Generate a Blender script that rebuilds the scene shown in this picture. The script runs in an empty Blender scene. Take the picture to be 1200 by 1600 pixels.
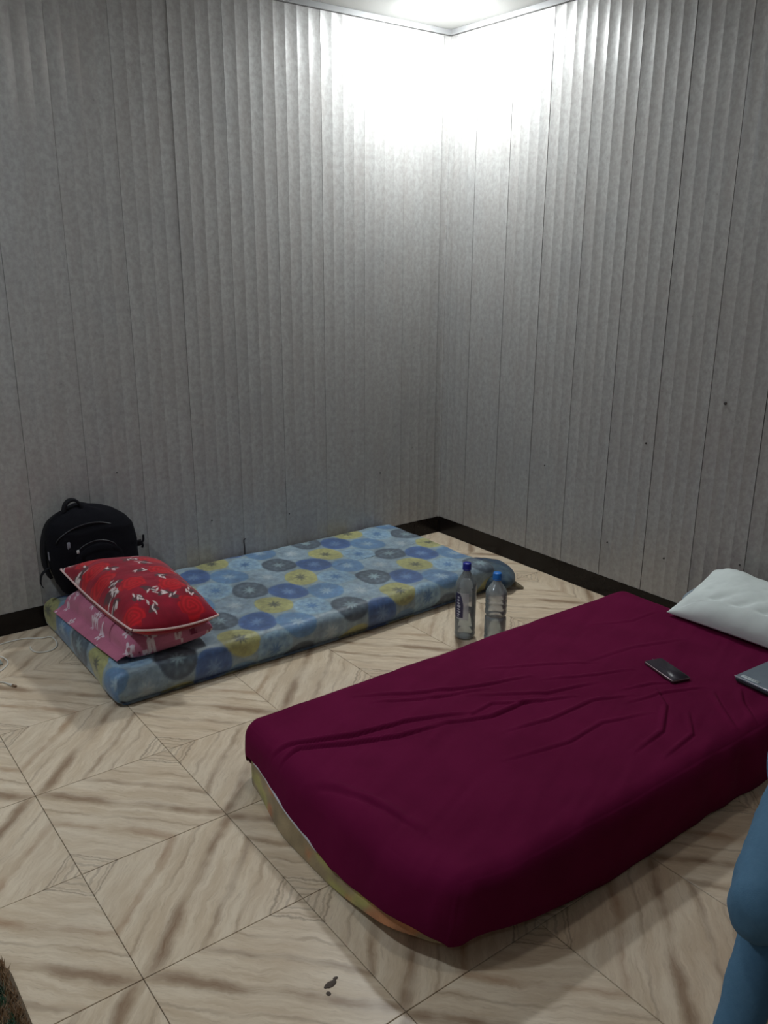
import bpy, bmesh, math, random
import numpy as np
from mathutils import Vector, Matrix

random.seed(7)
rng = np.random.default_rng(7)
S = bpy.context.scene
COL = S.collection

# ------------------------------------------------------------------ camera
CAM = Vector((-2.016849 * 1.0 - 0.9, -3.359836, 1.45))
CAM.x = -2.01162 * 1.45
YAW, PITCH, ROLL = 0.9230891, 0.2930557, 0.0063406
cam_d = bpy.data.cameras.new('camera')
cam = bpy.data.objects.new('camera', cam_d)
COL.objects.link(cam)
fwd = Vector((math.cos(YAW) * math.cos(PITCH), math.sin(YAW) * math.cos(PITCH), -math.sin(PITCH)))
rt = Vector((math.sin(YAW), -math.cos(YAW), 0))
up = rt.cross(fwd)
rt2 = rt * math.cos(ROLL) + up * math.sin(ROLL)
up2 = up * math.cos(ROLL) - rt * math.sin(ROLL)
M = Matrix((rt2, up2, -fwd)).transposed().to_4x4()
M.translation = CAM
cam.matrix_world = M
cam_d.sensor_fit = 'VERTICAL'
cam_d.sensor_height = 32.0
cam_d.lens = 1328.05 / 1600 * 32.0
cam_d.clip_start = 0.02
S.camera = cam

# ------------------------------------------------------------------ world, exposure
w = bpy.data.worlds.new('world')
S.world = w
w.use_nodes = True
w.node_tree.nodes['Background'].inputs[0].default_value = (0.6, 0.65, 0.7, 1)
w.node_tree.nodes['Background'].inputs[1].default_value = 0.05
S.view_settings.view_transform = 'Standard'
S.view_settings.look = 'None'
S.view_settings.gamma = 1.0
S.view_settings.use_curve_mapping = False
S.view_settings.exposure = 0.0

ROOM_X, ROOM_Y, CEIL = -4.2, -4.2, 2.455
# round ceiling LED lamps: position, strength, colour
LAMPS = [
    ((-0.30, -0.30), 315.0, (0.93, 0.98, 1.0)),
    ((-3.20, -1.00), 265.0, (0.80, 0.90, 1.0)),
    ((-1.75, -1.85), 48.0, (1.0, 0.97, 0.92)),
    ((-0.45, -3.75), 18.0, (0.93, 0.98, 1.0)),
    ((-3.60, -3.70), 30.0, (0.93, 0.98, 1.0)),
]

# ------------------------------------------------------------------ helpers
def link(o, parent=None):
    COL.objects.link(o)
    if parent is not None:
        o.parent = parent
    return o

def tag(o, label=None, cat=None, group=None, kind=None):
    if label: o['label'] = label
    if cat: o['category'] = cat
    if group: o['group'] = group
    if kind: o['kind'] = kind
    return o

def empty(name, loc=(0, 0, 0)):
    o = bpy.data.objects.new(name, None)
    o.location = loc
    o.empty_display_size = 0.05
    return link(o)

def mesh_obj(name, V, F, mat=None, parent=None, smooth=True, col=None, world=True):
    """V given in world coordinates; made local to the parent when there is one."""
    V = np.asarray(V, dtype=float)
    off = Vector((0, 0, 0))
    if parent is not None and world:
        q = parent
        while q is not None:
            off = off + q.location
            q = q.parent
    me = bpy.data.meshes.new(name)
    me.from_pydata((V - np.array(off)).tolist(), [], [list(map(int, f)) for f in F])
    me.update()
    if smooth:
        me.polygons.foreach_set('use_smooth', [True] * len(me.polygons))
    if mat: me.materials.append(mat)
    if col is not None:
        a = me.color_attributes.new('print', 'FLOAT_COLOR', 'POINT')
        c = np.ones((len(V), 4)); c[:, :3] = np.clip(col, 0, 1)
        a.data.foreach_set('color', c.ravel())
    o = bpy.data.objects.new(name, me)
    return link(o, parent)

def join(*parts):
    V = []; F = []; n = 0
    for v, f in parts:
        V.append(np.asarray(v, float)); F += [[i + n for i in q] for q in f]; n += len(v)
    return np.vstack(V), F

def box(x0, x1, y0, y1, z0, z1, b=0.0):
    bm = bmesh.new()
    bmesh.ops.create_cube(bm, size=1)
    for v in bm.verts:
        v.co = Vector(((x0 + x1) / 2 + v.co.x * (x1 - x0), (y0 + y1) / 2 + v.co.y * (y1 - y0), (z0 + z1) / 2 + v.co.z * (z1 - z0)))
    if b > 0:
        bmesh.ops.bevel(bm, geom=list(bm.edges), offset=b, segments=2, affect='EDGES', profile=0.6)
    bm.verts.index_update()
    V = np.array([v.co[:] for v in bm.verts]); F = [[v.index for v in f.verts] for f in bm.faces]
    bm.free()
    return V, F

def smoothline(P, n):
    """Catmull-Rom through P, n samples per span"""
    P = [np.array(q, float) for q in P]
    Q = [2 * P[0] - P[1]] + P + [2 * P[-1] - P[-2]]
    out = []
    for i in range(1, len(Q) - 2):
        for k in range(n):
            t = k / n
            a, b, c, d = Q[i - 1], Q[i], Q[i + 1], Q[i + 2]
            out.append(0.5 * ((2 * b) + (-a + c) * t + (2 * a - 5 * b + 4 * c - d) * t * t + (-a + 3 * b - 3 * c + d) * t ** 3))
    out.append(P[-1])
    return np.array(out)

def tube(P, r, seg=8, caps=True):
    P = np.asarray(P, float)
    R = np.full(len(P), r) if np.isscalar(r) else np.asarray(r)
    T = np.gradient(P, axis=0); T /= np.linalg.norm(T, axis=1)[:, None] + 1e-12
    ref = np.array([0, 0, 1.0])
    if abs(T[0] @ ref) > 0.9: ref = np.array([1.0, 0, 0])
    n = np.cross(T[0], ref); n /= np.linalg.norm(n)
    V = []; F = []
    for i in range(len(P)):
        n = n - (n @ T[i]) * T[i]; n /= np.linalg.norm(n); b = np.cross(T[i], n)
        for k in range(seg):
            a = 2 * math.pi * k / seg
            V.append(P[i] + R[i] * (math.cos(a) * n + math.sin(a) * b))
    for i in range(len(P) - 1):
        for k in range(seg):
            F.append([i * seg + k, i * seg + (k + 1) % seg, (i + 1) * seg + (k + 1) % seg, (i + 1) * seg + k])
    if caps:
        F.append(list(range(seg))[::-1]); F.append([(len(P) - 1) * seg + k for k in range(seg)])
    return np.array(V), F

def ribbon(P, width_dir, w, t):
    """flat strap along P with rectangular section"""
    P = np.asarray(P, float); wd = np.asarray(width_dir, float); wd /= np.linalg.norm(wd)
    T = np.gradient(P, axis=0); T /= np.linalg.norm(T, axis=1)[:, None]
    V = []; F = []
    for p, q in zip(P, T):
        n = np.cross(q, wd); n /= np.linalg.norm(n) + 1e-9
        for a, b in ((-1, -1), (1, -1), (1, 1), (-1, 1)):
            V.append(p + wd * a * w / 2 + n * b * t / 2)
    for i in range(len(P) - 1):
        for k in range(4):
            F.append([i * 4 + k, i * 4 + (k + 1) % 4, (i + 1) * 4 + (k + 1) % 4, (i + 1) * 4 + k])
    F.append([3, 2, 1, 0]); m = (len(P) - 1) * 4; F.append([m, m + 1, m + 2, m + 3])
    return np.array(V), F

def lathe(prof, seg=32, c=(0, 0, 0), ribs=None):
    V = []; F = []
    for r, z in prof:
        for k in range(seg):
            a = 2 * math.pi * k / seg
            V.append((c[0] + r * math.cos(a), c[1] + r * math.sin(a), c[2] + z))
    for i in range(len(prof) - 1):
        for k in range(seg):
            F.append([i * seg + k, i * seg + (k + 1) % seg, (i + 1) * seg + (k + 1) % seg, (i + 1) * seg + k])
    return np.array(V), F

def rbox(x0, x1, y0, y1, z0, z1, r, step):
    """closed rounded box on a fine lattice, merged by lattice position"""
    lo = np.array([x0, y0, z0]); hi = np.array([x1, y1, z1]); s = hi - lo
    n = np.maximum(2, np.round(s / np.array(step if hasattr(step, '__len__') else [step] * 3)).astype(int))
    idx = {}; V = []; F = []
    def vid(i, j, k):
        key = (i, j, k)
        if key not in idx:
            idx[key] = len(V); V.append((i, j, k))
        return idx[key]
    def face(ax, side):
        a, b = [q for q in range(3) if q != ax]
        for i in range(n[a]):
            for j in range(n[b]):
                q = []
                for di, dj in ((0, 0), (1, 0), (1, 1), (0, 1)):
                    t = [0, 0, 0]; t[a] = i + di; t[b] = j + dj; t[ax] = n[ax] if side else 0
                    q.append(vid(*t))
                flip = (side == 0)
                if ax == 1: flip = not flip
                F.append(q[::-1] if flip else q)
    for ax in range(3):
        for sd in (0, 1): face(ax, sd)
    L = np.array(V, float) / n * s + lo
    rr = min(r, s.min() / 2 - 1e-4)
    q = np.clip(L, lo + rr, hi - rr); d = L - q
    ln = np.linalg.norm(d, axis=1)[:, None]
    P = np.where(ln > 1e-9, q + d / np.maximum(ln, 1e-9) * rr, L)
    return P, F, L

# value noise
_G = rng.random((64, 64))
def vnoise(x, y):
    x = np.asarray(x, float); y = np.asarray(y, float)
    i = np.floor(x).astype(int); j = np.floor(y).astype(int)
    fx = x - i; fy = y - j
    fx = fx * fx * (3 - 2 * fx); fy = fy * fy * (3 - 2 * fy)
    g = lambda a, b: _G[a % 64, b % 64]
    return (g(i, j) * (1 - fx) + g(i + 1, j) * fx) * (1 - fy) + (g(i, j + 1) * (1 - fx) + g(i + 1, j + 1) * fx) * fy - 0.5
def fbm(x, y, o=3):
    s = 0; a = 1
    for k in range(o):
        s = s + a * vnoise(x * 2 ** k + 17 * k, y * 2 ** k + 5 * k); a *= 0.5
    return s
def sstep(a, b, x):
    t = np.clip((np.asarray(x, float) - a) / (b - a), 0, 1)
    return t * t * (3 - 2 * t)

# ------------------------------------------------------------------ node-expression helper
class X:
    nt = None
    def __init__(s, sock): s.s = sock
    @staticmethod
    def m(op, *a, clamp=False):
        n = X.nt.nodes.new('ShaderNodeMath'); n.operation = op; n.use_clamp = clamp
        for i, v in enumerate(a):
            if isinstance(v, X): X.nt.links.new(v.s, n.inputs[i])
            else: n.inputs[i].default_value = v
        return X(n.outputs[0])
    def __add__(s, o): return X.m('ADD', s, o)
    __radd__ = __add__
    def __sub__(s, o): return X.m('SUBTRACT', s, o)
    def __rsub__(s, o): return X.m('SUBTRACT', o, s)
    def __mul__(s, o): return X.m('MULTIPLY', s, o)
    __rmul__ = __mul__
    def __truediv__(s, o): return X.m('DIVIDE', s, o)
    def abs(s): return X.m('ABSOLUTE', s)
    def ss(s, a, b):
        n = X.nt.nodes.new('ShaderNodeMapRange'); n.interpolation_type = 'SMOOTHSTEP'
        X.nt.links.new(s.s, n.inputs[0]); n.inputs[1].default_value = a; n.inputs[2].default_value = b
        return X(n.outputs[0])

def xyz(x, y, z=0.0):
    n = X.nt.nodes.new('ShaderNodeCombineXYZ')
    for i, v in enumerate((x, y, z)):
        if isinstance(v, X): X.nt.links.new(v.s, n.inputs[i])
        else: n.inputs[i].default_value = v
    return n.outputs[0]
def noise(vec, scale, detail=3, rough=0.55, dist=0.0):
    n = X.nt.nodes.new('ShaderNodeTexNoise')
    if vec is not None: X.nt.links.new(vec, n.inputs['Vector'])
    n.inputs['Scale'].default_value = scale; n.inputs['Detail'].default_value = detail
    n.inputs['Roughness'].default_value = rough; n.inputs['Distortion'].default_value = dist
    return X(n.outputs[0])
def mixc(f, a, b, mode='MIX'):
    n = X.nt.nodes.new('ShaderNodeMix'); n.data_type = 'RGBA'; n.blend_type = mode
    if isinstance(f, X): X.nt.links.new(f.s, n.inputs[0])
    else: n.inputs[0].default_value = f
    for i, v in ((6, a), (7, b)):
        if isinstance(v, (tuple, list)): n.inputs[i].default_value = (*v[:3], 1)
        else: X.nt.links.new(v, n.inputs[i])
    return n.outputs[2]

def mat(name, color=(0.5, 0.5, 0.5), rough=0.6, metal=0.0, spec=0.5, **k):
    m = bpy.data.materials.new(name); m.use_nodes = True
    X.nt = m.node_tree
    b = m.node_tree.nodes['Principled BSDF']
    if isinstance(color, (tuple, list)): b.inputs['Base Color'].default_value = (*color[:3], 1)
    b.inputs['Roughness'].default_value = rough
    b.inputs['Metallic'].default_value = metal
    b.inputs['Specular IOR Level'].default_value = spec
    for kk, v in k.items():
        b.inputs[kk.replace('_', ' ')].default_value = v
    return m, b
def setc(m, b, sock, inp='Base Color'): m.node_tree.links.new(sock, b.inputs[inp])
def bump(m, b, h, strength=0.3, dist=0.002):
    n = m.node_tree.nodes.new('ShaderNodeBump')
    n.inputs['Strength'].default_value = strength; n.inputs['Distance'].default_value = dist
    m.node_tree.links.new(h.s, n.inputs['Height']); m.node_tree.links.new(n.outputs[0], b.inputs['Normal'])
def objco(which='Object'):
    n = X.nt.nodes.new('ShaderNodeTexCoord'); return n.outputs[which]
def worldpos():
    n = X.nt.nodes.new('ShaderNodeNewGeometry'); return n.outputs['Position']
def sep(v):
    n = X.nt.nodes.new('ShaderNodeSeparateXYZ'); X.nt.links.new(v, n.inputs[0])
    return X(n.outputs[0]), X(n.outputs[1]), X(n.outputs[2])

def noisy(name, c1, c2, scale=60, rough=0.7, spec=0.3, bstr=0.0, metal=0.0, **k):
    m, b = mat(name, c1, rough, metal, spec, **k)
    n = noise(objco(), scale, 4)
    setc(m, b, mixc(n, c1, c2))
    if bstr: bump(m, b, noise(objco(), scale * 4, 3), bstr, 0.001)
    return m

# ------------------------------------------------------------------ materials of the setting
T0X, T0Y, TS = -2.4575, -1.149, 0.3905      # a star corner of the tile grid, tile side

def tile_material():
    m, b = mat('veined_tile', rough=0.34, spec=0.4)
    px, py, _ = sep(worldpos())
    u0 = (px - T0X) / TS; v0 = (py - T0Y) / TS
    u = X.m('PINGPONG', u0, 1.0); v = X.m('PINGPONG', v0, 1.0)
    # slow differences between tiles
    cell = X.m('FLOOR', u0) * 3.7 + X.m('FLOOR', v0) * 7.3
    d0 = u - v; s0 = u + v
    w1 = noise(xyz(u, v, 0.0), 2.2, 4, 0.6) - 0.5
    w2 = noise(xyz(u, v, 4.0), 9.0, 3, 0.6) - 0.5
    w3 = noise(xyz(px, py, 2.0), 6.0, 3, 0.6) - 0.5
    d = d0 + w1 * 0.20 + w2 * 0.045 + w3 * 0.05
    base = (0.59, 0.465, 0.325); light = (0.72, 0.605, 0.455); brown = (0.25, 0.155, 0.09); rust = (0.31, 0.165, 0.08)
    grain = noise(xyz(d * 11.0, s0 * 1.3, cell), 1.0, 8, 0.70)
    grain2 = noise(xyz(d * 60.0, s0 * 5.0, cell), 1.0, 5, 0.7)
    c = mixc(grain.ss(0.36, 0.66), base, light)
    c = mixc(grain2.ss(0.50, 0.78) * 0.5, c, (0.36, 0.26, 0.17))
    # broad veins
    def vein(c, at, wid, col, k, seed):
        wv = noise(xyz(s0 * 1.6, seed, seed), 1.0, 2)            # where the vein is strong
        wf = wid * (0.5 + 0.9)
        e = (d - at).abs()
        f = 1.0 - e.ss(0.0, wf)
        f = f * wv.ss(0.30, 0.56) * k * (grain2 * 0.8 + 0.6)
        return mixc(f, c, col)
    c = vein(c, 0.02, 0.072, brown, 0.85, 1.3)
    c = vein(c, 0.34, 0.040, brown, 0.6, 8.1)
    c = vein(c, -0.38, 0.045, rust, 0.6, 5.7)
    c = vein(c, -0.20, 0.02, brown, 0.40, 11.9)
    c = vein(c, 0.55, 0.022, brown, 0.42, 3.3)
    # thin crinkled rings towards the other two corners
    ad = d0.abs() + w2 * 0.10
    ring = X.m('SINE', ad * 95.0 + w1 * 6.0).ss(0.2, 1.0) * ad.ss(0.78, 0.82) * 0.42
    c = mixc(ring, c, (0.24, 0.165, 0.11))
    rim = (1.0 - (ad - 0.775).abs().ss(0.0, 0.016)) * 0.6
    c = mixc(rim, c, (0.20, 0.14, 0.09))
    dirt = noise(xyz(px, py, 0.0), 1.7, 5, 0.6)
    c = mixc(dirt.ss(0.40, 0.8) * 0.22, c, (0.40, 0.37, 0.33))
    setc(m, b, c)
    r = noise(xyz(px, py, 3.0), 5.0, 3)
    m.node_tree.links.new((r * 0.16 + 0.26).s, b.inputs['Roughness'])
    return m

def panel_material():
    m, b = mat('silver_wall_panel', rough=0.42, spec=0.5)
    P = worldpos(); x, y, z = sep(P)
    n1 = noise(xyz(x * 1.0, y * 1.0, z * 0.8), 55.0, 4, 0.65)
    n2 = noise(xyz(x, y, z * 0.25), 14.0, 3, 0.6)
    n3 = noise(xyz(x, y, z), 3.0, 3, 0.5)
    c = mixc(n1.ss(0.34, 0.68), (0.318, 0.312, 0.300), (0.405, 0.402, 0.390))
    c = mixc(n2.ss(0.3, 0.75) * 0.35, c, (0.30, 0.27, 0.25))
    c = mixc(n3.ss(0.45, 0.8) * 0.25, c, (0.24, 0.25, 0.26))
    setc(m, b, c)
    b.inputs['Metallic'].default_value = 0.12
    rr = n1 * 0.18 + 0.22
    m.node_tree.links.new(rr.s, b.inputs['Roughness'])
    bump(m, b, n1, 0.06, 0.001)
    return m

M_TILE = tile_material()
M_PANEL = panel_material()
M_GROUT = noisy('grout', (0.06, 0.05, 0.04), (0.13, 0.11, 0.09), 30, 0.9)
M_BACK = noisy('wall_backing', (0.05, 0.05, 0.05), (0.08, 0.08, 0.08), 10, 0.9)
M_CEIL = noisy('white_ceiling', (0.62, 0.62, 0.60), (0.67, 0.67, 0.65), 4, 0.6, 0.3)
M_TRIM = noisy('grey_trim', (0.20, 0.20, 0.20), (0.25, 0.25, 0.25), 20, 0.45)
M_SKIRT = noisy('black_granite', (0.006, 0.005, 0.005), (0.014, 0.010, 0.008), 35, 0.22, 0.22)

# ------------------------------------------------------------------ the room
V, F = box(ROOM_X - 0.1, 0.1, ROOM_Y - 0.1, 0.1, -0.12, -0.006)
floor = mesh_obj('floor', V, F, M_GROUT, smooth=False); tag(floor, kind='structure')
GAP = 0.0009
def tile_mesh(wx, wy):
    V, F = box(-wx / 2, wx / 2, -wy / 2, wy / 2, -0.008, 0.0, 0.0)
    top = V[:, 2] > -0.001
    bm = bmesh.new()
    vs = [bm.verts.new(v) for v in V]
    for f in F: bm.faces.new([vs[i] for i in f])
    bm.normal_update()
    te = [e for e in bm.edges if all(v.co.z > -0.001 for v in e.verts)]
    bmesh.ops.bevel(bm, geom=te, offset=0.0008, segments=1, affect='EDGES')
    me = bpy.data.meshes.new('tile'); bm.to_mesh(me); bm.free(); me.materials.append(M_TILE)
    return me
cache = {}
xs = [T0X + TS * k for k in range(-12, 12)]; ys = [T0Y + TS * k for k in range(-12, 12)]
def spans(v0, a, b):
    out = []
    for q in v0:
        lo, hi = max(q, a), min(q + TS, b)
        if hi - lo > 0.01: out.append((lo, hi))
    return out
for (x0, x1) in spans(xs, ROOM_X, 0.0):
    for (y0, y1) in spans(ys, ROOM_Y, 0.0):
        wx, wy = round(x1 - x0 - 2 * GAP, 4), round(y1 - y0 - 2 * GAP, 4)
        if (wx, wy) not in cache: cache[(wx, wy)] = tile_mesh(wx, wy)
        o = bpy.data.objects.new('tile', cache[(wx, wy)])
        o.location = ((x0 + x1) / 2, (y0 + y1) / 2, random.uniform(-0.0004, 0.0))
        link(o, floor)

V, F = box(ROOM_X - 0.1, 0.1, ROOM_Y - 0.1, 0.1, CEIL, CEIL + 0.1)
ceiling = mesh_obj('ceiling', V, F, M_CEIL, smooth=False); tag(ceiling, kind='structure')

def panel_mesh(w, h, depth=0.0020, flutes=4, seg=7, gap=0.0013):
    """vertical PVC panel: concave flutes meeting in sharp cusps, tongue-and-groove joint at each side. local: x along, y into the wall, z up"""
    V = []; F = []
    def strip(pts):
        n = len(V)
        for a, bq in pts:
            V.append((a, bq, 0)); V.append((a, bq, h))
        for i in range(len(pts) - 1):
            F.append([n + 2 * i, n + 2 * i + 2, n + 2 * i + 3, n + 2 * i + 1])
    ww = w - 2 * gap; fw = ww / flutes
    strip([(gap, 0.011), (gap, 0.0004)])
    for k in range(flutes):
        pts = []
        for i in range(seg + 1):
            t = i / seg
            pts.append((gap + (k + t) * fw, depth * (1 - (2 * t - 1) ** 2)))
        strip(pts)
    strip([(gap + ww, 0.0004), (gap + ww, 0.011)])
    me = bpy.data.meshes.new('panel'); me.from_pydata(V, [], F); me.update()
    me.polygons.foreach_set('use_smooth', [True] * len(me.polygons))
    me.materials.append(M_PANEL)
    return me

def wall(name, slab, origin, ang, length, phase, pitch, gp=0.0006):
    """panels run along local +x from origin; local +y points into the wall"""
    V, F = box(*slab)
    wl = mesh_obj(name, V, F, M_BACK, smooth=False); tag(wl, kind='structure')
    H = CEIL - 0.02 - 0.086
    me = panel_mesh(pitch, H, gap=gp)
    s = phase - pitch * math.ceil(phase / pitch)
    while s < length:
        a, bq = max(s, 0), min(s + pitch, length)
        if bq - a > 0.02:
            o = bpy.data.objects.new('panel', me if bq - a > pitch - 1e-4 else panel_mesh(bq - a, H, flutes=max(1, round((bq - a) / pitch * 4))))
            off = random.uniform(0, 0.0005)
            c, sn = math.cos(ang), math.sin(ang)
            lx, ly = a, off
            o.location = (origin[0] + lx * c - ly * sn, origin[1] + lx * sn + ly * c, 0.086)
            o.rotation_euler = (random.uniform(-0.0004, 0.0004), 0, ang)
            link(o, wl)
        s += pitch
    return wl

# left wall (y = 0), seen from -y: local +x = world +x, local +y = world +y
wall('wall_left', (ROOM_X - 0.1, 0.1, 0.0125, 0.1, 0, CEIL), (ROOM_X, 0, 0), 0.0, -ROOM_X, (-0.041 - ROOM_X) % 0.2285, 0.2285)
# right wall (x = 0), local +x = world -y, local +y = world +x
wall('wall_right', (0.0125, 0.1, ROOM_Y - 0.1, 0.1, 0, CEIL), (0, 0, 0), -math.pi / 2, -ROOM_Y, 0.198, 0.2245, 0.0014)
wall('wall_back', (ROOM_X - 0.1, 0.1, ROOM_Y - 0.1, ROOM_Y - 0.0125, 0, CEIL), (0, ROOM_Y, 0), math.pi, -ROOM_X, 0.1, 0.2285)
wall('wall_side', (ROOM_X - 0.1, ROOM_X - 0.0125, ROOM_Y - 0.1, 0.1, 0, CEIL), (ROOM_X, ROOM_Y, 0), math.pi / 2, -ROOM_Y, 0.1, 0.2285)

# skirting of black granite strips
BBH = 0.089
def skirting(name, horizontal, fixed, side, a, bq, piece=0.6, start=0.0):
    root = bpy.data.objects.new(name, None); link(root); tag(root, kind='structure')
    s = a
    first = True
    while s < bq - 1e-4:
        e = min(bq, s + (start if first and start else piece)); first = False
        g = 0.0006
        t0, t1 = (fixed - 0.012, fixed) if side < 0 else (fixed, fixed + 0.012)
        if horizontal: V, F = box(s + g, e - g, t0, t1, 0.0, BBH, 0.001)
        else: V, F = box(t0, t1, s + g, e - g, 0.0, BBH, 0.001)
        mesh_obj('strip', V, F, M_SKIRT, root, smooth=False)
        s = e
skirting('baseboard_left', True, 0.012, -1, ROOM_X, 0.0, 0.6, 0.43)
skirting('baseboard_right', False, 0.012, -1, ROOM_Y, 0.0, 0.6, 0.33)
skirting('baseboard_back', True, ROOM_Y, 1, ROOM_X, 0.0)
skirting('baseboard_side', False, ROOM_X, 1, ROOM_Y, 0.0)

# slim edge trims: ceiling line and corner
for nm, bx in (('trim_1', (ROOM_X, 0.0, -0.014, 0.012, CEIL - 0.024, CEIL)), ('trim_2', (-0.014, 0.012, ROOM_Y, 0.0, CEIL - 0.024, CEIL)),
               ('trim_3', (-0.007, 0.012, -0.007, 0.012, BBH, CEIL - 0.024)),
               ('trim_4', (ROOM_X, 0.0, ROOM_Y, ROOM_Y + 0.014, CEIL - 0.024, CEIL)), ('trim_5', (ROOM_X, ROOM_X + 0.014, ROOM_Y, 0.0, CEIL - 0.024, CEIL))):
    V, F = box(*bx, 0.002)
    tag(mesh_obj(nm, V, F, M_TRIM if nm != 'trim_3' else M_PANEL, smooth=False), kind='structure')

# screw heads and nicks on the walls
M_DARK = noisy('dark_screw', (0.03, 0.03, 0.03), (0.07, 0.06, 0.06), 200, 0.5)
wl, wr = bpy.data.objects['wall_left'], bpy.data.objects['wall_right']
for (y, z, r) in ((-1.61, 0.93, 0.006), (-1.28, 0.72, 0.004), (-0.74, 0.52, 0.003), (-1.42, 0.26, 0.004), (-1.13, 0.25, 0.003), (-1.75, 0.33, 0.003)):
    V, F = lathe([(0.0, 0.003), (r * 0.6, 0.0028), (r, 0.0012), (r * 1.05, -0.002)], 10)
    V = np.stack([-V[:, 2] - 0.0002, V[:, 0] + y, V[:, 1] + z], 1)
    mesh_obj('screw', V, F, M_DARK, wr)
for (x, z, r) in ((-1.34, 0.31, 0.003), (-1.75, 0.59, 0.003), (-0.40, 0.39, 0.003), (-0.94, 0.27, 0.003)):
    V, F = lathe([(0.0, 0.003), (r * 0.6, 0.0028), (r, 0.0012), (r * 1.05, -0.002)], 10)
    V = np.stack([V[:, 0] + x, -V[:, 2] - 0.0002, V[:, 1] + z], 1)
    mesh_obj('screw', V, F, M_DARK, wl)
V, F = tube(smoothline([(-1.187, -0.004, 0.10), (-1.186, -0.005, 0.15), (-1.188, -0.004, 0.185), (-1.183, -0.010, 0.196)], 5), 0.0028, 6)
tag(mesh_obj('wire_hook', V, F, M_DARK), 'thin dark bent wire sticking up against the left wall behind the patterned mattress', 'hook')

# ceiling lamps (the only light of the room)
for i, ((lx, ly), st, colr) in enumerate(LAMPS):
    root = empty('ceiling_lamp', (lx, ly, CEIL))
    where = ['round white ceiling lamp in the corner above the bare floor, washing both walls',
             'round ceiling lamp near the far end of the left wall', 'round ceiling lamp in the middle of the ceiling',
             'round ceiling lamp near the far end of the right wall', 'round ceiling lamp in the corner behind the viewer'][i]
    tag(root, where, 'ceiling lamp')
    m, b = mat('lamp_diffuser', (0.9, 0.9, 0.9), 0.5)
    b.inputs['Emission Color'].default_value = (*colr, 1); b.inputs['Emission Strength'].default_value = st
    V, F = lathe([(0.088, -0.0002), (0.086, -0.012), (0.076, -0.019), (0.045, -0.024), (0.0005, -0.026)], 40, (lx, ly, CEIL))
    mesh_obj('diffuser', V, F, m, root)

# ------------------------------------------------------------------ cloth materials
def print_cloth(name, rough=0.85, weave=1400, k=0.25, dim=1.0):
    m, b = mat(name, rough=rough, spec=0.2)
    a = X.nt.nodes.new('ShaderNodeVertexColor'); a.layer_name = 'print'
    n = noise(objco(), 180, 3)
    c = mixc(n.ss(0.3, 0.7) * 0.30, a.outputs[0], (0.18, 0.2, 0.22), 'MULTIPLY')
    c2 = mixc(n.ss(0.3, 0.8) * 0.12, a.outputs[0], (0.02, 0.02, 0.03))
    setc(m, b, c2)
    bump(m, b, noise(objco(), weave, 2), k, 0.0006)
    b.inputs['Sheen Weight'].default_value = 0.15
    return m
M_PRINT = print_cloth('printed_cotton')
M_GLAZED = print_cloth('glazed_cotton')
M_GLAZED.node_tree.nodes['Principled BSDF'].inputs['Roughness'].default_value = 0.55
M_GLAZED.node_tree.nodes['Principled BSDF'].inputs['Specular IOR Level'].default_value = 0.75

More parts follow.
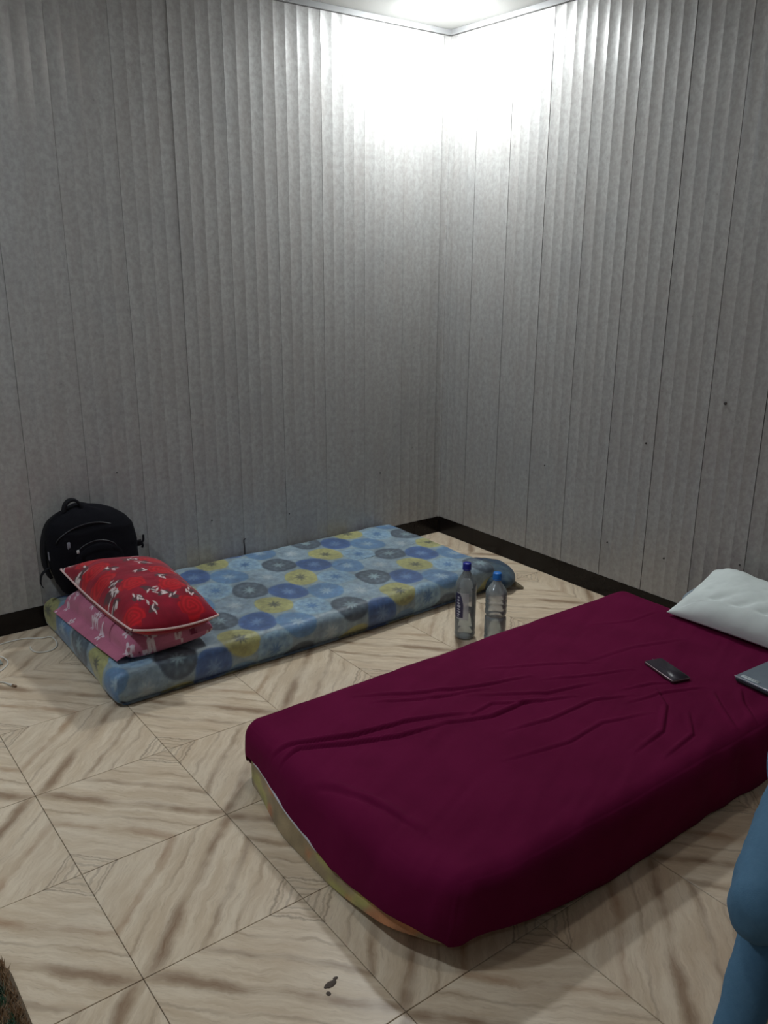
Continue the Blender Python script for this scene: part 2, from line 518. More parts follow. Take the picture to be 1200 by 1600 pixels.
# ------------------------------------------------------------------ blue patterned mattress
def medallions(u, v):
    """printed hexagonal medallions on a staggered lattice, six colour variants along each diagonal"""
    ox, oy = -0.65, -0.05; ax, ay, by = 0.1235, -0.0900, -0.186
    u = u + 0.006 * np.sin(v * 23) ; v = v + 0.006 * np.sin(u * 19)
    best = np.full(u.shape, 9.0); bi = np.zeros(u.shape, int); bdx = np.zeros(u.shape); bdy = np.zeros(u.shape); bid = np.zeros(u.shape, int)
    i0 = np.round((u - ox) / ax).astype(int)
    for di in (-1, 0, 1):
        i = i0 + di
        j0 = np.round((v - oy - i * ay) / by).astype(int)
        for dj in (-1, 0, 1):
            j = j0 + dj
            dx = (u - ox - i * ax) / 0.080; dy = (v - oy - i * ay - j * by) / 0.093
            dd = (np.abs(dx) ** 2.3 + np.abs(dy) ** 2.3) ** (1 / 2.3)
            m = dd < best
            best = np.where(m, dd, best); bi = np.where(m, (i + 4 * j) % 6, bi); bdx = np.where(m, dx, bdx); bdy = np.where(m, dy, bdy)
            bid = np.where(m, i * 31 + j * 17, bid)
    th = np.arctan2(bdy, bdx)
    ground = np.array([0.24, 0.32, 0.36])
    body = np.array([[0.38, 0.37, 0.14], [0.26, 0.40, 0.50], [0.050, 0.075, 0.105], [0.045, 0.11, 0.28], [0.10, 0.22, 0.38], [0.25, 0.34, 0.40]])
    core = 0.8 * np.array([[0.09, 0.10, 0.07], [0.07, 0.20, 0.42], [0.30, 0.42, 0.46], [0.16, 0.28, 0.50], [0.36, 0.50, 0.62], [0.46, 0.54, 0.58]])
    mid = 0.8 * np.array([[0.36, 0.36, 0.15], [0.16, 0.30, 0.50], [0.16, 0.22, 0.27], [0.04, 0.10, 0.28], [0.14, 0.25, 0.45], [0.24, 0.34, 0.44]])
    c = np.broadcast_to(ground, u.shape + (3,)).copy()
    nz = fbm(u * 60, v * 60, 2)[..., None]
    c = c * (1 + 0.25 * nz)
    ins = (1 - sstep(0.86, 0.95, best))[..., None]
    c = c * (1 - ins) + body[bi] * ins
    pet = (0.5 + 0.5 * np.cos(th * 10))
    ring = np.exp(-((best - 0.50 - 0.10 * pet) / 0.12) ** 2)[..., None] * (0.25 + 0.55 * pet)[..., None]
    c = c * (1 - ring) + mid[bi] * ring
    dots = (np.cos(th * 16) * np.cos(best * 26) > 0.45)[..., None] * (best < 0.8)[..., None] * 0.35
    c = c * (1 - dots) + mid[(bi + 0) % 6] * 0.8 * dots
    ck = (1 - sstep(0.12, 0.38, best + 0.10 * np.cos(th * 8)))[..., None]
    c = c * (1 - ck) + core[bi] * ck
    edge = (np.exp(-((best - 0.90) / 0.035) ** 2) * 0.30)[..., None]
    c = c * (1 - edge) + np.array([0.12, 0.2, 0.3]) * edge
    return 0.86 * c * (1 + 0.35 * fbm(u * 9, v * 9, 3) + 0.35 * fbm(u * 70, v * 70, 2))[..., None]

def unroll(L, x0, x1, y0, y1, z1):
    u = L[:, 0].copy(); v = L[:, 1].copy(); dz = z1 - L[:, 2]
    e = 1e-6
    v = np.where(L[:, 1] < y0 + e, v - dz, v); v = np.where(L[:, 1] > y1 - e, v + dz, v)
    u = np.where(L[:, 0] < x0 + e, u - dz, u); u = np.where(L[:, 0] > x1 - e, u + dz, u)
    return u, v

bx0, bx1, by0, by1, bh = -2.095, -0.355, -0.835, -0.018, 0.128
root = empty('patterned_mattress', (-1.2, -0.43, 0))
tag(root, 'thin foam mattress in a blue, grey and yellow medallion print cover along the left wall', 'mattress')
P, F, L = rbox(bx0, bx1, by0, by1, 0.0, bh, 0.030, (0.0058, 0.0058, 0.0065))
u, v = unroll(L, bx0, bx1, by0, by1, bh)
topw = sstep(0.03, 0.128, P[:, 2])
P[:, 2] += topw * (0.009 * fbm(P[:, 0] * 4, P[:, 1] * 5, 3) + 0.004 * fbm(P[:, 0] * 18, P[:, 1] * 14, 2))
front = (L[:, 1] < by0 + 1e-6)
bulge = 0.010 * fbm(L[:, 0] * 5, L[:, 2] * 9, 3) + 0.006 * np.sin(L[:, 2] / bh * math.pi)
P[:, 1] -= np.where(front, bulge * np.sin(np.clip(L[:, 2] / bh, 0, 1) * math.pi), 0)
P[:, 1] += 0.022 * sstep(-1.2, -0.4, P[:, 0]) * (L[:, 1] < -0.4)
left = (L[:, 0] < bx0 + 1e-6)
P[:, 0] -= np.where(left, 0.010 * np.sin(np.clip(L[:, 2] / bh, 0, 1) * math.pi) * (1 + 2 * fbm(L[:, 1] * 7, L[:, 2] * 8, 2)), 0)
# front bottom edge tucked under a little
P[:, 1] += np.where(front, 0.018 * (1 - sstep(0, 0.05, P[:, 2])), 0)
P[:, 2] = np.maximum(P[:, 2], 0.0005)
mesh_obj('cover', P, F, M_GLAZED, root, col=medallions(u, v))
# loose end of the cover bunched at the near right corner, with its pointed tip on the floor
def blob(cx, cy, cz, rx, ry, rz, n=48, m=28, zf=None):
    V = []; F = []
    for i in range(m + 1):
        ph = math.pi * i / m
        for k in range(n):
            a = 2 * math.pi * k / n
            V.append([cx + rx * math.sin(ph) * math.cos(a), cy + ry * math.sin(ph) * math.sin(a), cz + rz * math.cos(ph)])
    for i in range(m):
        for k in range(n):
            F.append([i * n + k, (i + 1) * n + k, (i + 1) * n + (k + 1) % n, i * n + (k + 1) % n])
    return np.array(V), F
V, F = blob(-0.33, -0.715, 0.052, 0.120, 0.155, 0.060, 64, 40)
V[:, 2] += 0.008 * fbm(V[:, 0] * 14, V[:, 1] * 14, 3)
V[:, 2] = np.maximum(V[:, 2], 0.001)
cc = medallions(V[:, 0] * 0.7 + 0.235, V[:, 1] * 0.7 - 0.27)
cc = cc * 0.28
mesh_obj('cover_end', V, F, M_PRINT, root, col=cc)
V, F = box(-1, 1, -1, 1, -1, 1)
bm = []
tp = smoothline([(-0.285, -0.80, 0.03), (-0.262, -0.835, 0.022), (-0.245, -0.855, 0.012), (-0.232, -0.868, 0.004)], 6)
V, F = ribbon(tp, (0.8, 0.6, 0.3), 0.05, 0.006)
k = len(tp)
for i in range(k):
    cpt = tp[i]; f = 1 - 0.75 * i / (k - 1)
    V[4 * i:4 * i + 4] = cpt + (V[4 * i:4 * i + 4] - cpt) * f
V[:, 2] = np.maximum(V[:, 2], 0.0015)
mesh_obj('cover_tip', V, F, noisy('brown_cloth', (0.13, 0.11, 0.07), (0.20, 0.16, 0.10), 80), root)

# ------------------------------------------------------------------ pillows
def pillow(corners, H, n, m, margin=(0.0, 0.0, 0.0, 0.0), p=3.0, bow=0.04, colfn=None, seed=0.0, flat=0.55, wr=0.004, sag=0.0, pw=0.55):
    """corners a(s-,t+) b(s-,t-) c(s+,t-) d(s+,t+); margins = flat hem widths (fraction) at s-, s+, t-, t+"""
    a, b_, c_, d_ = [np.array(q, float) for q in corners]
    s = np.linspace(-1, 1, n); t = np.linspace(-1, 1, m)
    s = np.sin(s * math.pi / 2) * 0.35 + s * 0.65; t = np.sin(t * math.pi / 2) * 0.35 + t * 0.65
    Sg, Tg = np.meshgrid(s, t, indexing='ij')
    def puff(q, mn, mx):
        lo = -1 + 2 * mn; hi = 1 - 2 * mx
        qq = np.clip((q - (lo + hi) / 2) / ((hi - lo) / 2), -1, 1)
        return 1 - np.abs(qq) ** p
    h = (np.maximum(puff(Sg, margin[0], margin[1]), 0) * np.maximum(puff(Tg, margin[2], margin[3]), 0)) ** pw
    ss = Sg * (1 - bow * (1 - Tg ** 2)); tt = Tg * (1 - bow * (1 - Sg ** 2))
    fs = (ss + 1) / 2; ft = (tt + 1) / 2
    base = (b_ * (1 - fs)[..., None] * (1 - ft)[..., None] + c_ * fs[..., None] * (1 - ft)[..., None] + d_ * fs[..., None] * ft[..., None] + a * (1 - fs)[..., None] * ft[..., None])
    sg_ = np.maximum(np.abs(Sg) ** 3 * (1 - Tg ** 2), np.abs(Tg) ** 3 * (1 - Sg ** 2))
    base[..., 2] -= sag * sg_
    nrm = np.cross(c_ - b_, a - b_); nrm /= np.linalg.norm(nrm)
    Lx = np.linalg.norm(c_ - b_); Ly = np.linalg.norm(a - b_)
    X_ = Sg * Lx / 2; Y_ = Tg * Ly / 2
    edge = np.clip(1 - h, 0, 1)
    w_ = wr * fbm(X_ * 16 + seed, Y_ * 16 + seed, 3) + wr * 1.3 * edge * (1 - edge) * 4 * 0.35 * np.sin(X_ * 70 + 5 * vnoise(Y_ * 10, X_ * 10)) * 0.4 * (np.abs(Tg) > np.abs(Sg)) \
        + wr * 1.3 * edge * (1 - edge) * 4 * 0.35 * np.sin(Y_ * 60 + 5 * vnoise(Y_ * 9, X_ * 9)) * 0.4 * (np.abs(Tg) <= np.abs(Sg))
    topz = (H * flat * 1.25) * h + w_ * np.minimum(1, h * 3) + 0.0015
    botz = -(H * (1 - flat) * 1.0) * h - 0.0015
    Vt = base + nrm * topz[..., None]; Vb = base + nrm * botz[..., None]
    V = np.vstack([Vt.reshape(-1, 3), Vb.reshape(-1, 3)]); N = n * m; F = []
    for i in range(n - 1):
        for j in range(m - 1):
            q = [i * m + j, (i + 1) * m + j, (i + 1) * m + j + 1, i * m + j + 1]
            F.append(q); F.append([x + N for x in q[::-1]])
    ring = [(i, 0) for i in range(n)] + [(n - 1, j) for j in range(1, m)] + [(i, m - 1) for i in range(n - 2, -1, -1)] + [(0, j) for j in range(m - 2, 0, -1)]
    rid = [i * m + j for i, j in ring]
    for k in range(len(rid)):
        a1, a2 = rid[k], rid[(k + 1) % len(rid)]
        F.append([a1, a1 + N, a2 + N, a2])
    seam = base.reshape(-1, 3)[rid]
    cl = None
    if colfn is not None:
        c0 = colfn(X_.ravel(), Y_.ravel()); c1 = colfn(X_.ravel() + 0.37, Y_.ravel() + 0.21)
        cl = np.vstack([c0, c1])
    return V, F, seam, cl

def strokes(u, v, c, pts, length, wid, color):
    """short curved marks: pts = (x, y, angle)"""
    for (x, y, a, sc) in pts:
        dx = u - x; dy = v - y
        m_ = (np.abs(dx) < length * 1.6) & (np.abs(dy) < length * 1.6)
        if not m_.any(): continue
        ca, sa = math.cos(a), math.sin(a)
        p = dx[m_] * ca + dy[m_] * sa; q = -dx[m_] * sa + dy[m_] * ca
        q = q + 6.0 * p * p * sc
        wd = wid * (1 - np.clip(np.abs(p) / length, 0, 1) ** 2)
        f = (sstep(0, 0.0012, wd - np.abs(q)))[:, None]
        c[m_] = c[m_] * (1 - f) + np.array(color) * f
    return c

r2 = random.Random(5)
ROSES = []
for _ in range(6000):
    q = (r2.uniform(-0.75, 0.75), r2.uniform(-0.75, 0.75))
    if all((q[0] - a) ** 2 + (q[1] - b_) ** 2 > 0.108 ** 2 for a, b_ in ROSES): ROSES.append(q)
WL, DL, BL = [], [], []
for (x, y) in ROSES:
    for side in r2.sample(range(6), 2):
        a = side * math.pi / 3 + r2.uniform(-0.3, 0.3)
        lx, ly = x + 0.068 * math.cos(a), y + 0.068 * math.sin(a)
        for k in range(4):
            WL.append((lx + r2.uniform(-0.022, 0.022), ly + r2.uniform(-0.022, 0.022), a + 1.2 + r2.uniform(-0.9, 0.9), r2.uniform(-1, 1)))
        for k in range(3):
            DL.append((lx + r2.uniform(-0.014, 0.014), ly + r2.uniform(-0.014, 0.014), a + r2.uniform(-1, 1), r2.uniform(-1, 1)))
def rose_print(u, v):
    c = np.zeros((len(u), 3)) + np.array([0.24, 0.005, 0.020])
    c *= (1 + 0.35 * fbm(u * 30, v * 30, 2))[:, None]
    c = strokes(u, v, c, DL, 0.019, 0.0085, (0.085, 0.035, 0.04))
    c = strokes(u, v, c, WL, 0.014, 0.0036, (0.62, 0.52, 0.50))
    for (x, y) in ROSES:
        d = np.hypot(u - x, v - y); m_ = d < 0.056
        if not m_.any(): continue
        dd = d[m_]; th = np.arctan2(v[m_] - y, u[m_] - x)
        k = 0.5 + 0.5 * np.sin(dd * 420 + th + 1.2 * np.sin(th * 3))
        rr = 0.043 + 0.004 * np.cos(th * 5 + x * 40) + 0.003 * np.cos(th * 9 + y * 50)
        f = sstep(0, 0.004, rr - dd)[:, None]
        rc = np.array([0.50, 0.006, 0.014]) * (0.62 + 0.38 * k)[:, None]
        c[m_] = c[m_] * (1 - f) + rc * f
    return c
PF = [(r2.uniform(-0.6, 0.6), r2.uniform(-0.6, 0.6), r2.uniform(0.013, 0.021)) for _ in range(230)] + [(-0.125, -0.290, 0.022), (-0.045, -0.285, 0.024), (0.045, -0.29, 0.018), (0.245, -0.10, 0.022), (0.325, -0.095, 0.024), (0.42, -0.10, 0.020), (-0.10, -0.24, 0.02), (0.02, -0.23, 0.018)]
PL = [(r2.uniform(-0.6, 0.6), r2.uniform(-0.6, 0.6), r2.uniform(0, 3.1), r2.uniform(-1, 1)) for _ in range(120)]
def pink_print(u, v):
    c = np.zeros((len(u), 3)) + np.array([0.44, 0.135, 0.215])
    c *= (1 + 0.25 * fbm(u * 20, v * 20, 2))[:, None]
    c = strokes(u, v, c, PL, 0.020, 0.006, (0.16, 0.02, 0.05))
    for (x, y, r) in PF:
        d = np.hypot(u - x, v - y); m_ = d < r * 1.3
        if not m_.any(): continue
        dd = d[m_]; th = np.arctan2(v[m_] - y, u[m_] - x)
        rr = r * (0.72 + 0.30 * np.cos(th * 5))
        f = sstep(0, 0.002, rr - dd)[:, None]
        rc = np.where((dd < r * 0.25)[:, None], np.array([0.35, 0.12, 0.16]), np.array([0.66, 0.55, 0.60]))
        c[m_] = c[m_] * (1 - f) + rc * f
    return c

# pink pillow below
root = empty('pink_pillow', (-1.9, -0.47, 0.13))
tag(root, 'dusty pink pillow with white flowers lying under the red rose pillow', 'pillow')
V, F, seam, cl = pillow([(-2.105, -0.175, 0.148), (-2.072, -0.765, 0.153), (-1.735, -0.800, 0.188), (-1.71, -0.19, 0.170)], 0.118, 110, 170, (0.11, 0.0, 0.0, 0.0), 3.6, -0.01, pink_print, 3.0, 0.55, 0.004, 0.0, 0.36)
V[:, 2] = np.where(V[:, 0] > -2.09, np.maximum(V[:, 2], 0.1335), V[:, 2])
V[:, 2] -= 0.022 * sstep(-2.04, -2.11, V[:, 0])
mesh_obj('pillowcase', V, F, M_PRINT, root, col=cl)

# red pillow on top
M_PIPE = noisy('piping_cloth', (0.62, 0.42, 0.40), (0.70, 0.52, 0.50), 120, 0.8)
root = empty('red_rose_pillow', (-1.88, -0.5, 0.26))
tag(root, 'red pillow printed with roses and edged in pale piping, on top of the pink pillow', 'pillow')
RC = [(-2.062, -0.180, 0.292), (-2.030, -0.822, 0.266), (-1.738, -0.858, 0.258), (-1.690, -0.285, 0.262)]
V, F, seam, cl = pillow(RC, 0.155, 130, 210, (0, 0, 0, 0), 2.8, 0.02, rose_print, 9.0, 0.50, 0.004, 0.020)
mesh_obj('pillowcase', V, F, M_PRINT, root, col=cl)
sm = np.vstack([seam, seam[:1]])
V, F = tube(sm[::2], 0.0042, 7, False)
mesh_obj('piping', V, F, M_PIPE, root)

# ------------------------------------------------------------------ bed: mattress with maroon sheet
sx0, sx1, sy0, sy1, sh = -1.945, -0.262, -2.318, -1.425, 0.196
def bed_shape(P, L, grow=0.0):
    """same settling for mattress and sheet: bowed left foot, near left corner curling up"""
    x, y, z = P[:, 0].copy(), P[:, 1].copy(), P[:, 2].copy()
    H = sh
    zz = np.clip(z / H, 0, 1)
    wl_ = sstep(-1.62, -1.93, x)
    bow = 0.050 * sstep(-1.43, -1.75, y)
    x = x - wl_ * bow * (1 - zz) ** 0.8
    lift = 0.052 * sstep(-1.45, -1.93, x) * sstep(-1.90, -2.25, y)
    z = z + lift * (1 - zz)
    x = x + 0.03 * sstep(-2.12, -2.33, y) * wl_
    z = z + 0.010 * zz * fbm(x * 2.2, y * 3, 3)
    cp = np.exp(-(((x + 1.95) / 0.12) ** 2 + ((y + 2.33) / 0.11) ** 2))
    x = x + 0.026 * cp; y = y + 0.034 * cp
    return np.stack([x, y, z], 1)

root = empty('foam_mattress', (-1.1, -1.87, 0))
tag(root, 'thick foam mattress with worn yellow-brown floral cover showing under the maroon sheet', 'mattress')
P, F, L = rbox(sx0, sx1, sy0, sy1, -0.045, sh - 0.006, 0.045, (0.012, 0.012, 0.008))
L[:, 2] = np.maximum(L[:, 2], 0); P[:, 2] = np.maximum(P[:, 2], 0.001)
P = bed_shape(P, L)
uu = L[:, 0] + L[:, 1] * 1.0; vv = L[:, 2]
n1 = fbm(uu * 6, vv * 10, 3); n2 = fbm(uu * 9 + 7, vv * 12 + 3, 3); n3 = fbm(uu * 30, vv * 30, 2)
c = np.zeros((len(P), 3)) + np.array([0.33, 0.25, 0.14])
f = sstep(0.02, 0.22, n1)[:, None]; c = c * (1 - f) + np.array([0.40, 0.36, 0.12]) * f
f = sstep(0.05, 0.25, n2)[:, None]; c = c * (1 - f) + np.array([0.50, 0.22, 0.10]) * f
c *= (1 + 0.5 * n3)[:, None]
mesh_obj('cover', P, F, M_PRINT, root, col=c)
# white piping seam along the foot
ys_ = np.linspace(-1.465, -1.87, 30)
pz = np.interp(-ys_, [1.465, 1.56, 1.69, 1.825, 1.87], [0.091, 0.092, 0.078, 0.063, 0.056])
px_ = sx0 - 0.050 * sstep(-1.43, -1.75, ys_) * (1 - pz / sh) ** 0.8 - 0.003
px_[0] += 0.012; px_[1] += 0.004
V, F = tube(np.stack([px_, ys_, pz], 1), 0.0062, 8)
mesh_obj('piping', V, F, noisy('white_piping', (0.55, 0.52, 0.60), (0.66, 0.63, 0.68), 60), root)

m, b = mat('maroon_sheet', rough=0.9, spec=0.08)
n = noise(objco(), 7, 3)
wv = noise(objco(), 700, 2)
setc(m, b, mixc(n.ss(0.3, 0.7), (0.104, 0.0035, 0.032), (0.122, 0.0050, 0.039)))
bump(m, b, wv, 0.3, 0.0006)
M_SHEET = m

P, F, L = rbox(sx0 - 0.007, sx1 + 0.007, sy0 - 0.007, sy1 + 0.007, -0.100, sh, 0.050, (0.0042, 0.0042, 0.0055))
# hem height per place; the side cloth is stretched between the hem and the top edge
isf = (L[:, 1] < sy0 - 0.007 + 1e-6); isl = (L[:, 0] < sx0 - 0.007 + 1e-6); isb = (L[:, 1] > sy1 + 0.007 - 1e-6)
y_, x_ = L[:, 1], L[:, 0]
hl = np.interp(-y_, [1.42, 1.46, 1.56, 1.70, 1.825, 1.90, 1.99, 2.08, 2.18, 2.28, 2.33], [0.060, 0.098, 0.100, 0.086, 0.072, 0.058, 0.052, 0.052, 0.048, 0.026, 0.012])
hl = hl + 0.004 * vnoise(y_ * 30, y_ * 0)
hf = np.interp(x_, [-1.95, -1.88, -1.6, -1.3, -0.26], [0.010, 0.012, 0.016, 0.010, 0.008]) + 0.006 * vnoise(x_ * 9, x_ * 0)
hb = np.interp(x_, [-1.95, -1.90, -0.26], [0.060, 0.012, 0.008])
hem = np.where(isl, hl, np.where(isf, hf, np.where(isb, hb, 0.015)))
Lz0 = L[:, 2].copy()
zt_ = sh - 0.05
k_ = (np.minimum(P[:, 2], zt_) + 0.05) / (zt_ + 0.05)
P[:, 2] = np.where(P[:, 2] < zt_, hem + k_ * (zt_ - hem), P[:, 2])
x, y, z = P[:, 0], P[:, 1], P[:, 2]
zz = np.clip(z / sh, 0, 1)
# creases on top: (polyline, depth, width); positive height ridge beside a groove
def crease(x, y, pts, amp, wid):
    pts = np.array(pts, float); amp = amp * 1.5; out = np.zeros(len(x)); bd = np.full(len(x), 9.0); sd = np.zeros(len(x)); tt = np.zeros(len(x))
    tot = len(pts) - 1
    for i in range(tot):
        a, bq = pts[i], pts[i + 1]; d = bq - a; L_ = np.hypot(*d)
        t = np.clip(((x - a[0]) * d[0] + (y - a[1]) * d[1]) / L_ ** 2, 0, 1)
        ex = x - a[0] - t * d[0]; ey = y - a[1] - t * d[1]; ds = np.hypot(ex, ey)
        sg = np.sign(d[0] * ey - d[1] * ex)
        m_ = ds < bd
        bd = np.where(m_, ds, bd); sd = np.where(m_, ds * sg, sd); tt = np.where(m_, (i + t) / tot, tt)
    fade = np.sin(np.clip(tt, 0.02, 0.98) * math.pi) ** 0.5
    return amp * fade * (np.exp(-((sd - wid * 0.9) / wid) ** 2) - 0.9 * np.exp(-(sd / (wid * 0.55)) ** 2))
top = sstep(0.6, 0.95, zz)
CR = [
    ([(-1.97, -1.60), (-1.90, -1.625), (-1.75, -1.69), (-1.60, -1.72), (-1.42, -1.79)], 0.0075, 0.0085),
    ([(-1.97, -1.655), (-1.90, -1.655), (-1.80, -1.71), (-1.66, -1.77), (-1.5, -1.80)], 0.0075, 0.0080),
    ([(-1.62, -1.52), (-1.48, -1.60), (-1.30, -1.69), (-1.12, -1.74)], 0.005, 0.008),
    ([(-1.60, -1.58), (-1.45, -1.66), (-1.28, -1.72)], 0.0045, 0.007),
    ([(-1.55, -1.78), (-1.38, -1.84), (-1.25, -1.84), (-1.10, -1.90)], 0.0055, 0.008),
    ([(-1.42, -1.80), (-1.33, -1.79), (-1.22, -1.86)], 0.004, 0.007),
    ([(-1.40, -1.92), (-1.25, -1.95), (-1.08, -1.95), (-0.95, -2.00)], 0.004, 0.008),
    ([(-1.35, -1.72), (-1.15, -1.84), (-0.98, -1.89)], 0.004, 0.008),
    ([(-1.20, -1.62), (-1.02, -1.72), (-0.88, -1.80)], 0.003, 0.007),
    ([(-1.10, -1.78), (-0.95, -1.85), (-0.82, -1.90)], 0.003, 0.007),
    ([(-1.50, -2.02), (-1.30, -2.06), (-1.15, -2.05), (-1.0, -2.10)], 0.0035, 0.008),
    ([(-1.20, -2.20), (-1.05, -2.18), (-0.92, -2.10), (-0.86, -2.02)], 0.0045, 0.009),
    ([(-1.15, -2.26), (-1.00, -2.24), (-0.90, -2.16)], 0.0035, 0.008),
    ([(-1.00, -2.02), (-0.86, -2.05), (-0.74, -2.10)], 0.0035, 0.008),
    ([(-0.95, -1.96), (-0.84, -1.99), (-0.76, -2.04)], 0.003, 0.007),
    ([(-0.86, -2.28), (-0.80, -2.20), (-0.74, -2.14)], 0.005, 0.009),
    ([(-0.78, -2.29), (-0.72, -2.22), (-0.66, -2.18)], 0.004, 0.009),
    ([(-1.95, -1.78), (-1.88, -1.98), (-1.86, -2.12)], 0.005, 0.013),
    ([(-0.92, -1.78), (-0.70, -1.80), (-0.5, -1.86)], 0.002, 0.010),
    ([(-0.65, -1.60), (-0.5, -1.66), (-0.36, -1.66)], 0.002, 0.010),
]
dz = np.zeros(len(P))
for pts, a_, w__ in CR: dz += crease(x, y, pts, a_, w__)
# fine pulls in the cloth, running lengthwise
fine = 0.0035 * fbm((x + y * 0.35) * 5, (y - x * 0.40) * 26, 2) + 0.006 * fbm(x * 3, y * 4 + 9, 2)
P[:, 2] = z + top * (dz + fine)
# sides: soft vertical folds
side = 1 - sstep(0.55, 0.95, zz)
fold = 0.4 * sstep(-1.95, -1.5, x) * 0.010 + 0.008 * fbm(x * 7 + z * 3, z * 4, 3) + 0.008 * np.sin(x * 38 + 4 * vnoise(x * 6, z * 8)) * sstep(-1.3, -0.8, x)
P[:, 1] += np.where(isf, -np.maximum(0.004 + fold, 0.0005) * np.sin(np.clip(1 - zz, 0, 1) * math.pi * 0.9), 0)
foldl = 0.008 * fbm(y * 9, z * 5 + 3, 3)
P[:, 0] += np.where(isl, -np.maximum(0.004 + foldl, 0) * np.sin(np.clip(1 - zz, 0, 1) * math.pi), 0)
P[:, 1] += np.where(isb, np.maximum(0.004 * fbm(x * 8, z * 9, 2), 0), 0)
# back edge wavy
P[:, 1] += 0.006 * sstep(-1.6, -1.43, y) * fbm(x * 5, x * 0 + 2, 2)
P = bed_shape(P, L)
# gathered lump at the near left corner
gx = np.exp(-(((P[:, 0] + 1.93) / 0.055) ** 2 + ((P[:, 1] + 2.33) / 0.05) ** 2)) * sstep(0.75, 0.35, zz)
P[:, 1] -= 0.016 * gx; P[:, 2] -= 0.012 * gx
keep = [f for f in F if Lz0[f].mean() > -0.05]
used_ = sorted({i for f in keep for i in f}); mp = {o_: i for i, o_ in enumerate(used_)}
P2 = P[used_]; keep = [[mp[i] for i in f] for f in keep]
P2[:, 2] = np.maximum(P2[:, 2], 0.002)
sheet = mesh_obj('bed_sheet', P2, keep, M_SHEET)
tag(sheet, 'maroon fitted sheet stretched over the foam mattress, creased, with a loose front hem', 'bed sheet')
md = sheet.modifiers.new('thick', 'SOLIDIFY'); md.thickness = 0.0022; md.offset = 1

# ------------------------------------------------------------------ white pillow leaning on the right wall
M_WHITE = noisy('white_cotton', (0.62, 0.68, 0.66), (0.72, 0.78, 0.76), 9, 0.85, 0.2, 0.2)
root = empty('white_pillow', (-0.25, -1.95, 0.2))
tag(root, 'rumpled off-white pillow leaning on the right wall at the head of the bed', 'pillow')
V, F, seam, _ = pillow([(-0.085, -1.70, 0.305), (-0.365, -1.700, 0.212), (-0.345, -2.30, 0.212), (-0.085, -2.26, 0.315)], 0.13, 110, 150, (0, 0, 0, 0), 2.6, 0.05, None, 5.0, 0.55, 0.006)
# folds along the front edge
fr = sstep(-0.24, -0.33, V[:, 0])
V[:, 2] += fr * (1 - sstep(0.9, 1.0, fr)) * 0.010 * np.abs(np.sin(V[:, 1] * 34 + V[:, 0] * 45)) ** 3 * -1 * sstep(-1.78, -1.86, V[:, 1])
bm_ = np.exp(-((V[:, 1] + 1.80) / 0.09) ** 2) * sstep(-0.25, -0.1, V[:, 0]); V[:, 2] += 0.018 * bm_
V[:, 2] = np.maximum(V[:, 2], 0.207); V[:, 0] = np.minimum(V[:, 0], -0.014)
mesh_obj('pillowcase', V, F, M_WHITE, root)
a = np.linspace(0, 1, 14); bq = np.linspace(0, 1, 10)
V = []; F = []
for i, s in enumerate(a):
    for j, t in enumerate(bq):
        V.append((-0.27 + 0.15 * s, -1.690 + 0.035 * math.sin(s * 3.1) * t - 0.02 * s, 0.215 + 0.065 * s + 0.008 * math.sin(9 * s + 5 * t) - 0.03 * t * (1 - s)))
for i in range(13):
    for j in range(9): F.append([i * 10 + j, (i + 1) * 10 + j, (i + 1) * 10 + j + 1, i * 10 + j + 1])
fl = mesh_obj('pillowcase_flap', V, F, noisy('grey_blue_cotton', (0.22, 0.28, 0.32), (0.30, 0.36, 0.40), 14, 0.85), root)
fl.modifiers.new('thick', 'SOLIDIFY').thickness = 0.0015
tag(fl, 'thin blue-grey open end of the pillowcase')

# ------------------------------------------------------------------ phone on the sheet
def oriented(V, c, ang, tilt=0.0):
    V = np.asarray(V, float); ca, sa = math.cos(ang), math.sin(ang)
    x = V[:, 0] * ca - V[:, 1] * sa; y = V[:, 0] * sa + V[:, 1] * ca
    return np.stack([x + c[0], y + c[1], V[:, 2] + c[2]], 1)
def rrect(w, h, r, z0, z1, n=6, bev=0.0):
    pts = []
    for cx, cy, a0 in ((w / 2 - r, h / 2 - r, 0), (-w / 2 + r, h / 2 - r, 90), (-w / 2 + r, -h / 2 + r, 180), (w / 2 - r, -h / 2 + r, 270)):
        for k in range(n + 1):
            a = math.radians(a0 + 90 * k / n); pts.append((cx + r * math.cos(a), cy + r * math.sin(a)))
    N = len(pts); V = []; F = []
    rings = [(1, z0 + bev, 0), (1, z1 - bev, 0)]
    lay = [(bev, z0), (0, z0 + bev), (0, z1 - bev), (bev, z1)] if bev > 0 else [(0, z0), (0, z1)]
    for ins, zz_ in lay:
        fx = (w - 2 * ins) / w; fy = (h - 2 * ins) / h
        V += [(a * fx, b_ * fy, zz_) for a, b_ in pts]
    for l in range(len(lay) - 1):
        for k in range(N): F.append([l * N + k, l * N + (k + 1) % N, (l + 1) * N + (k + 1) % N, (l + 1) * N + k])
    F.append(list(range(N))[::-1]); F.append([(len(lay) - 1) * N + k for k in range(N)])
    return np.array(V), F
ZB = 0.1985
ph = (-0.742, -1.968, ZB)
root = empty('mobile_phone', ph); tag(root, 'black mobile phone lying screen up on the maroon sheet', 'phone')
ang = math.radians(58)
V, F = rrect(0.144, 0.070, 0.009, 0.002, 0.0095, 6, 0.0015)
mesh_obj('case', oriented(V, ph, ang + math.radians(15)), F, noisy('phone_case', (0.13, 0.09, 0.10), (0.16, 0.11, 0.12), 90, 0.3, 0.5, metal=0.5), root)
V, F = rrect(0.139, 0.065, 0.007, 0.0094, 0.0101, 6)
mesh_obj('screen', oriented(V, ph, ang + math.radians(15)), F, mat('dark_glass', (0.028, 0.022, 0.032), 0.35, 0.0, 0.3)[0], root)
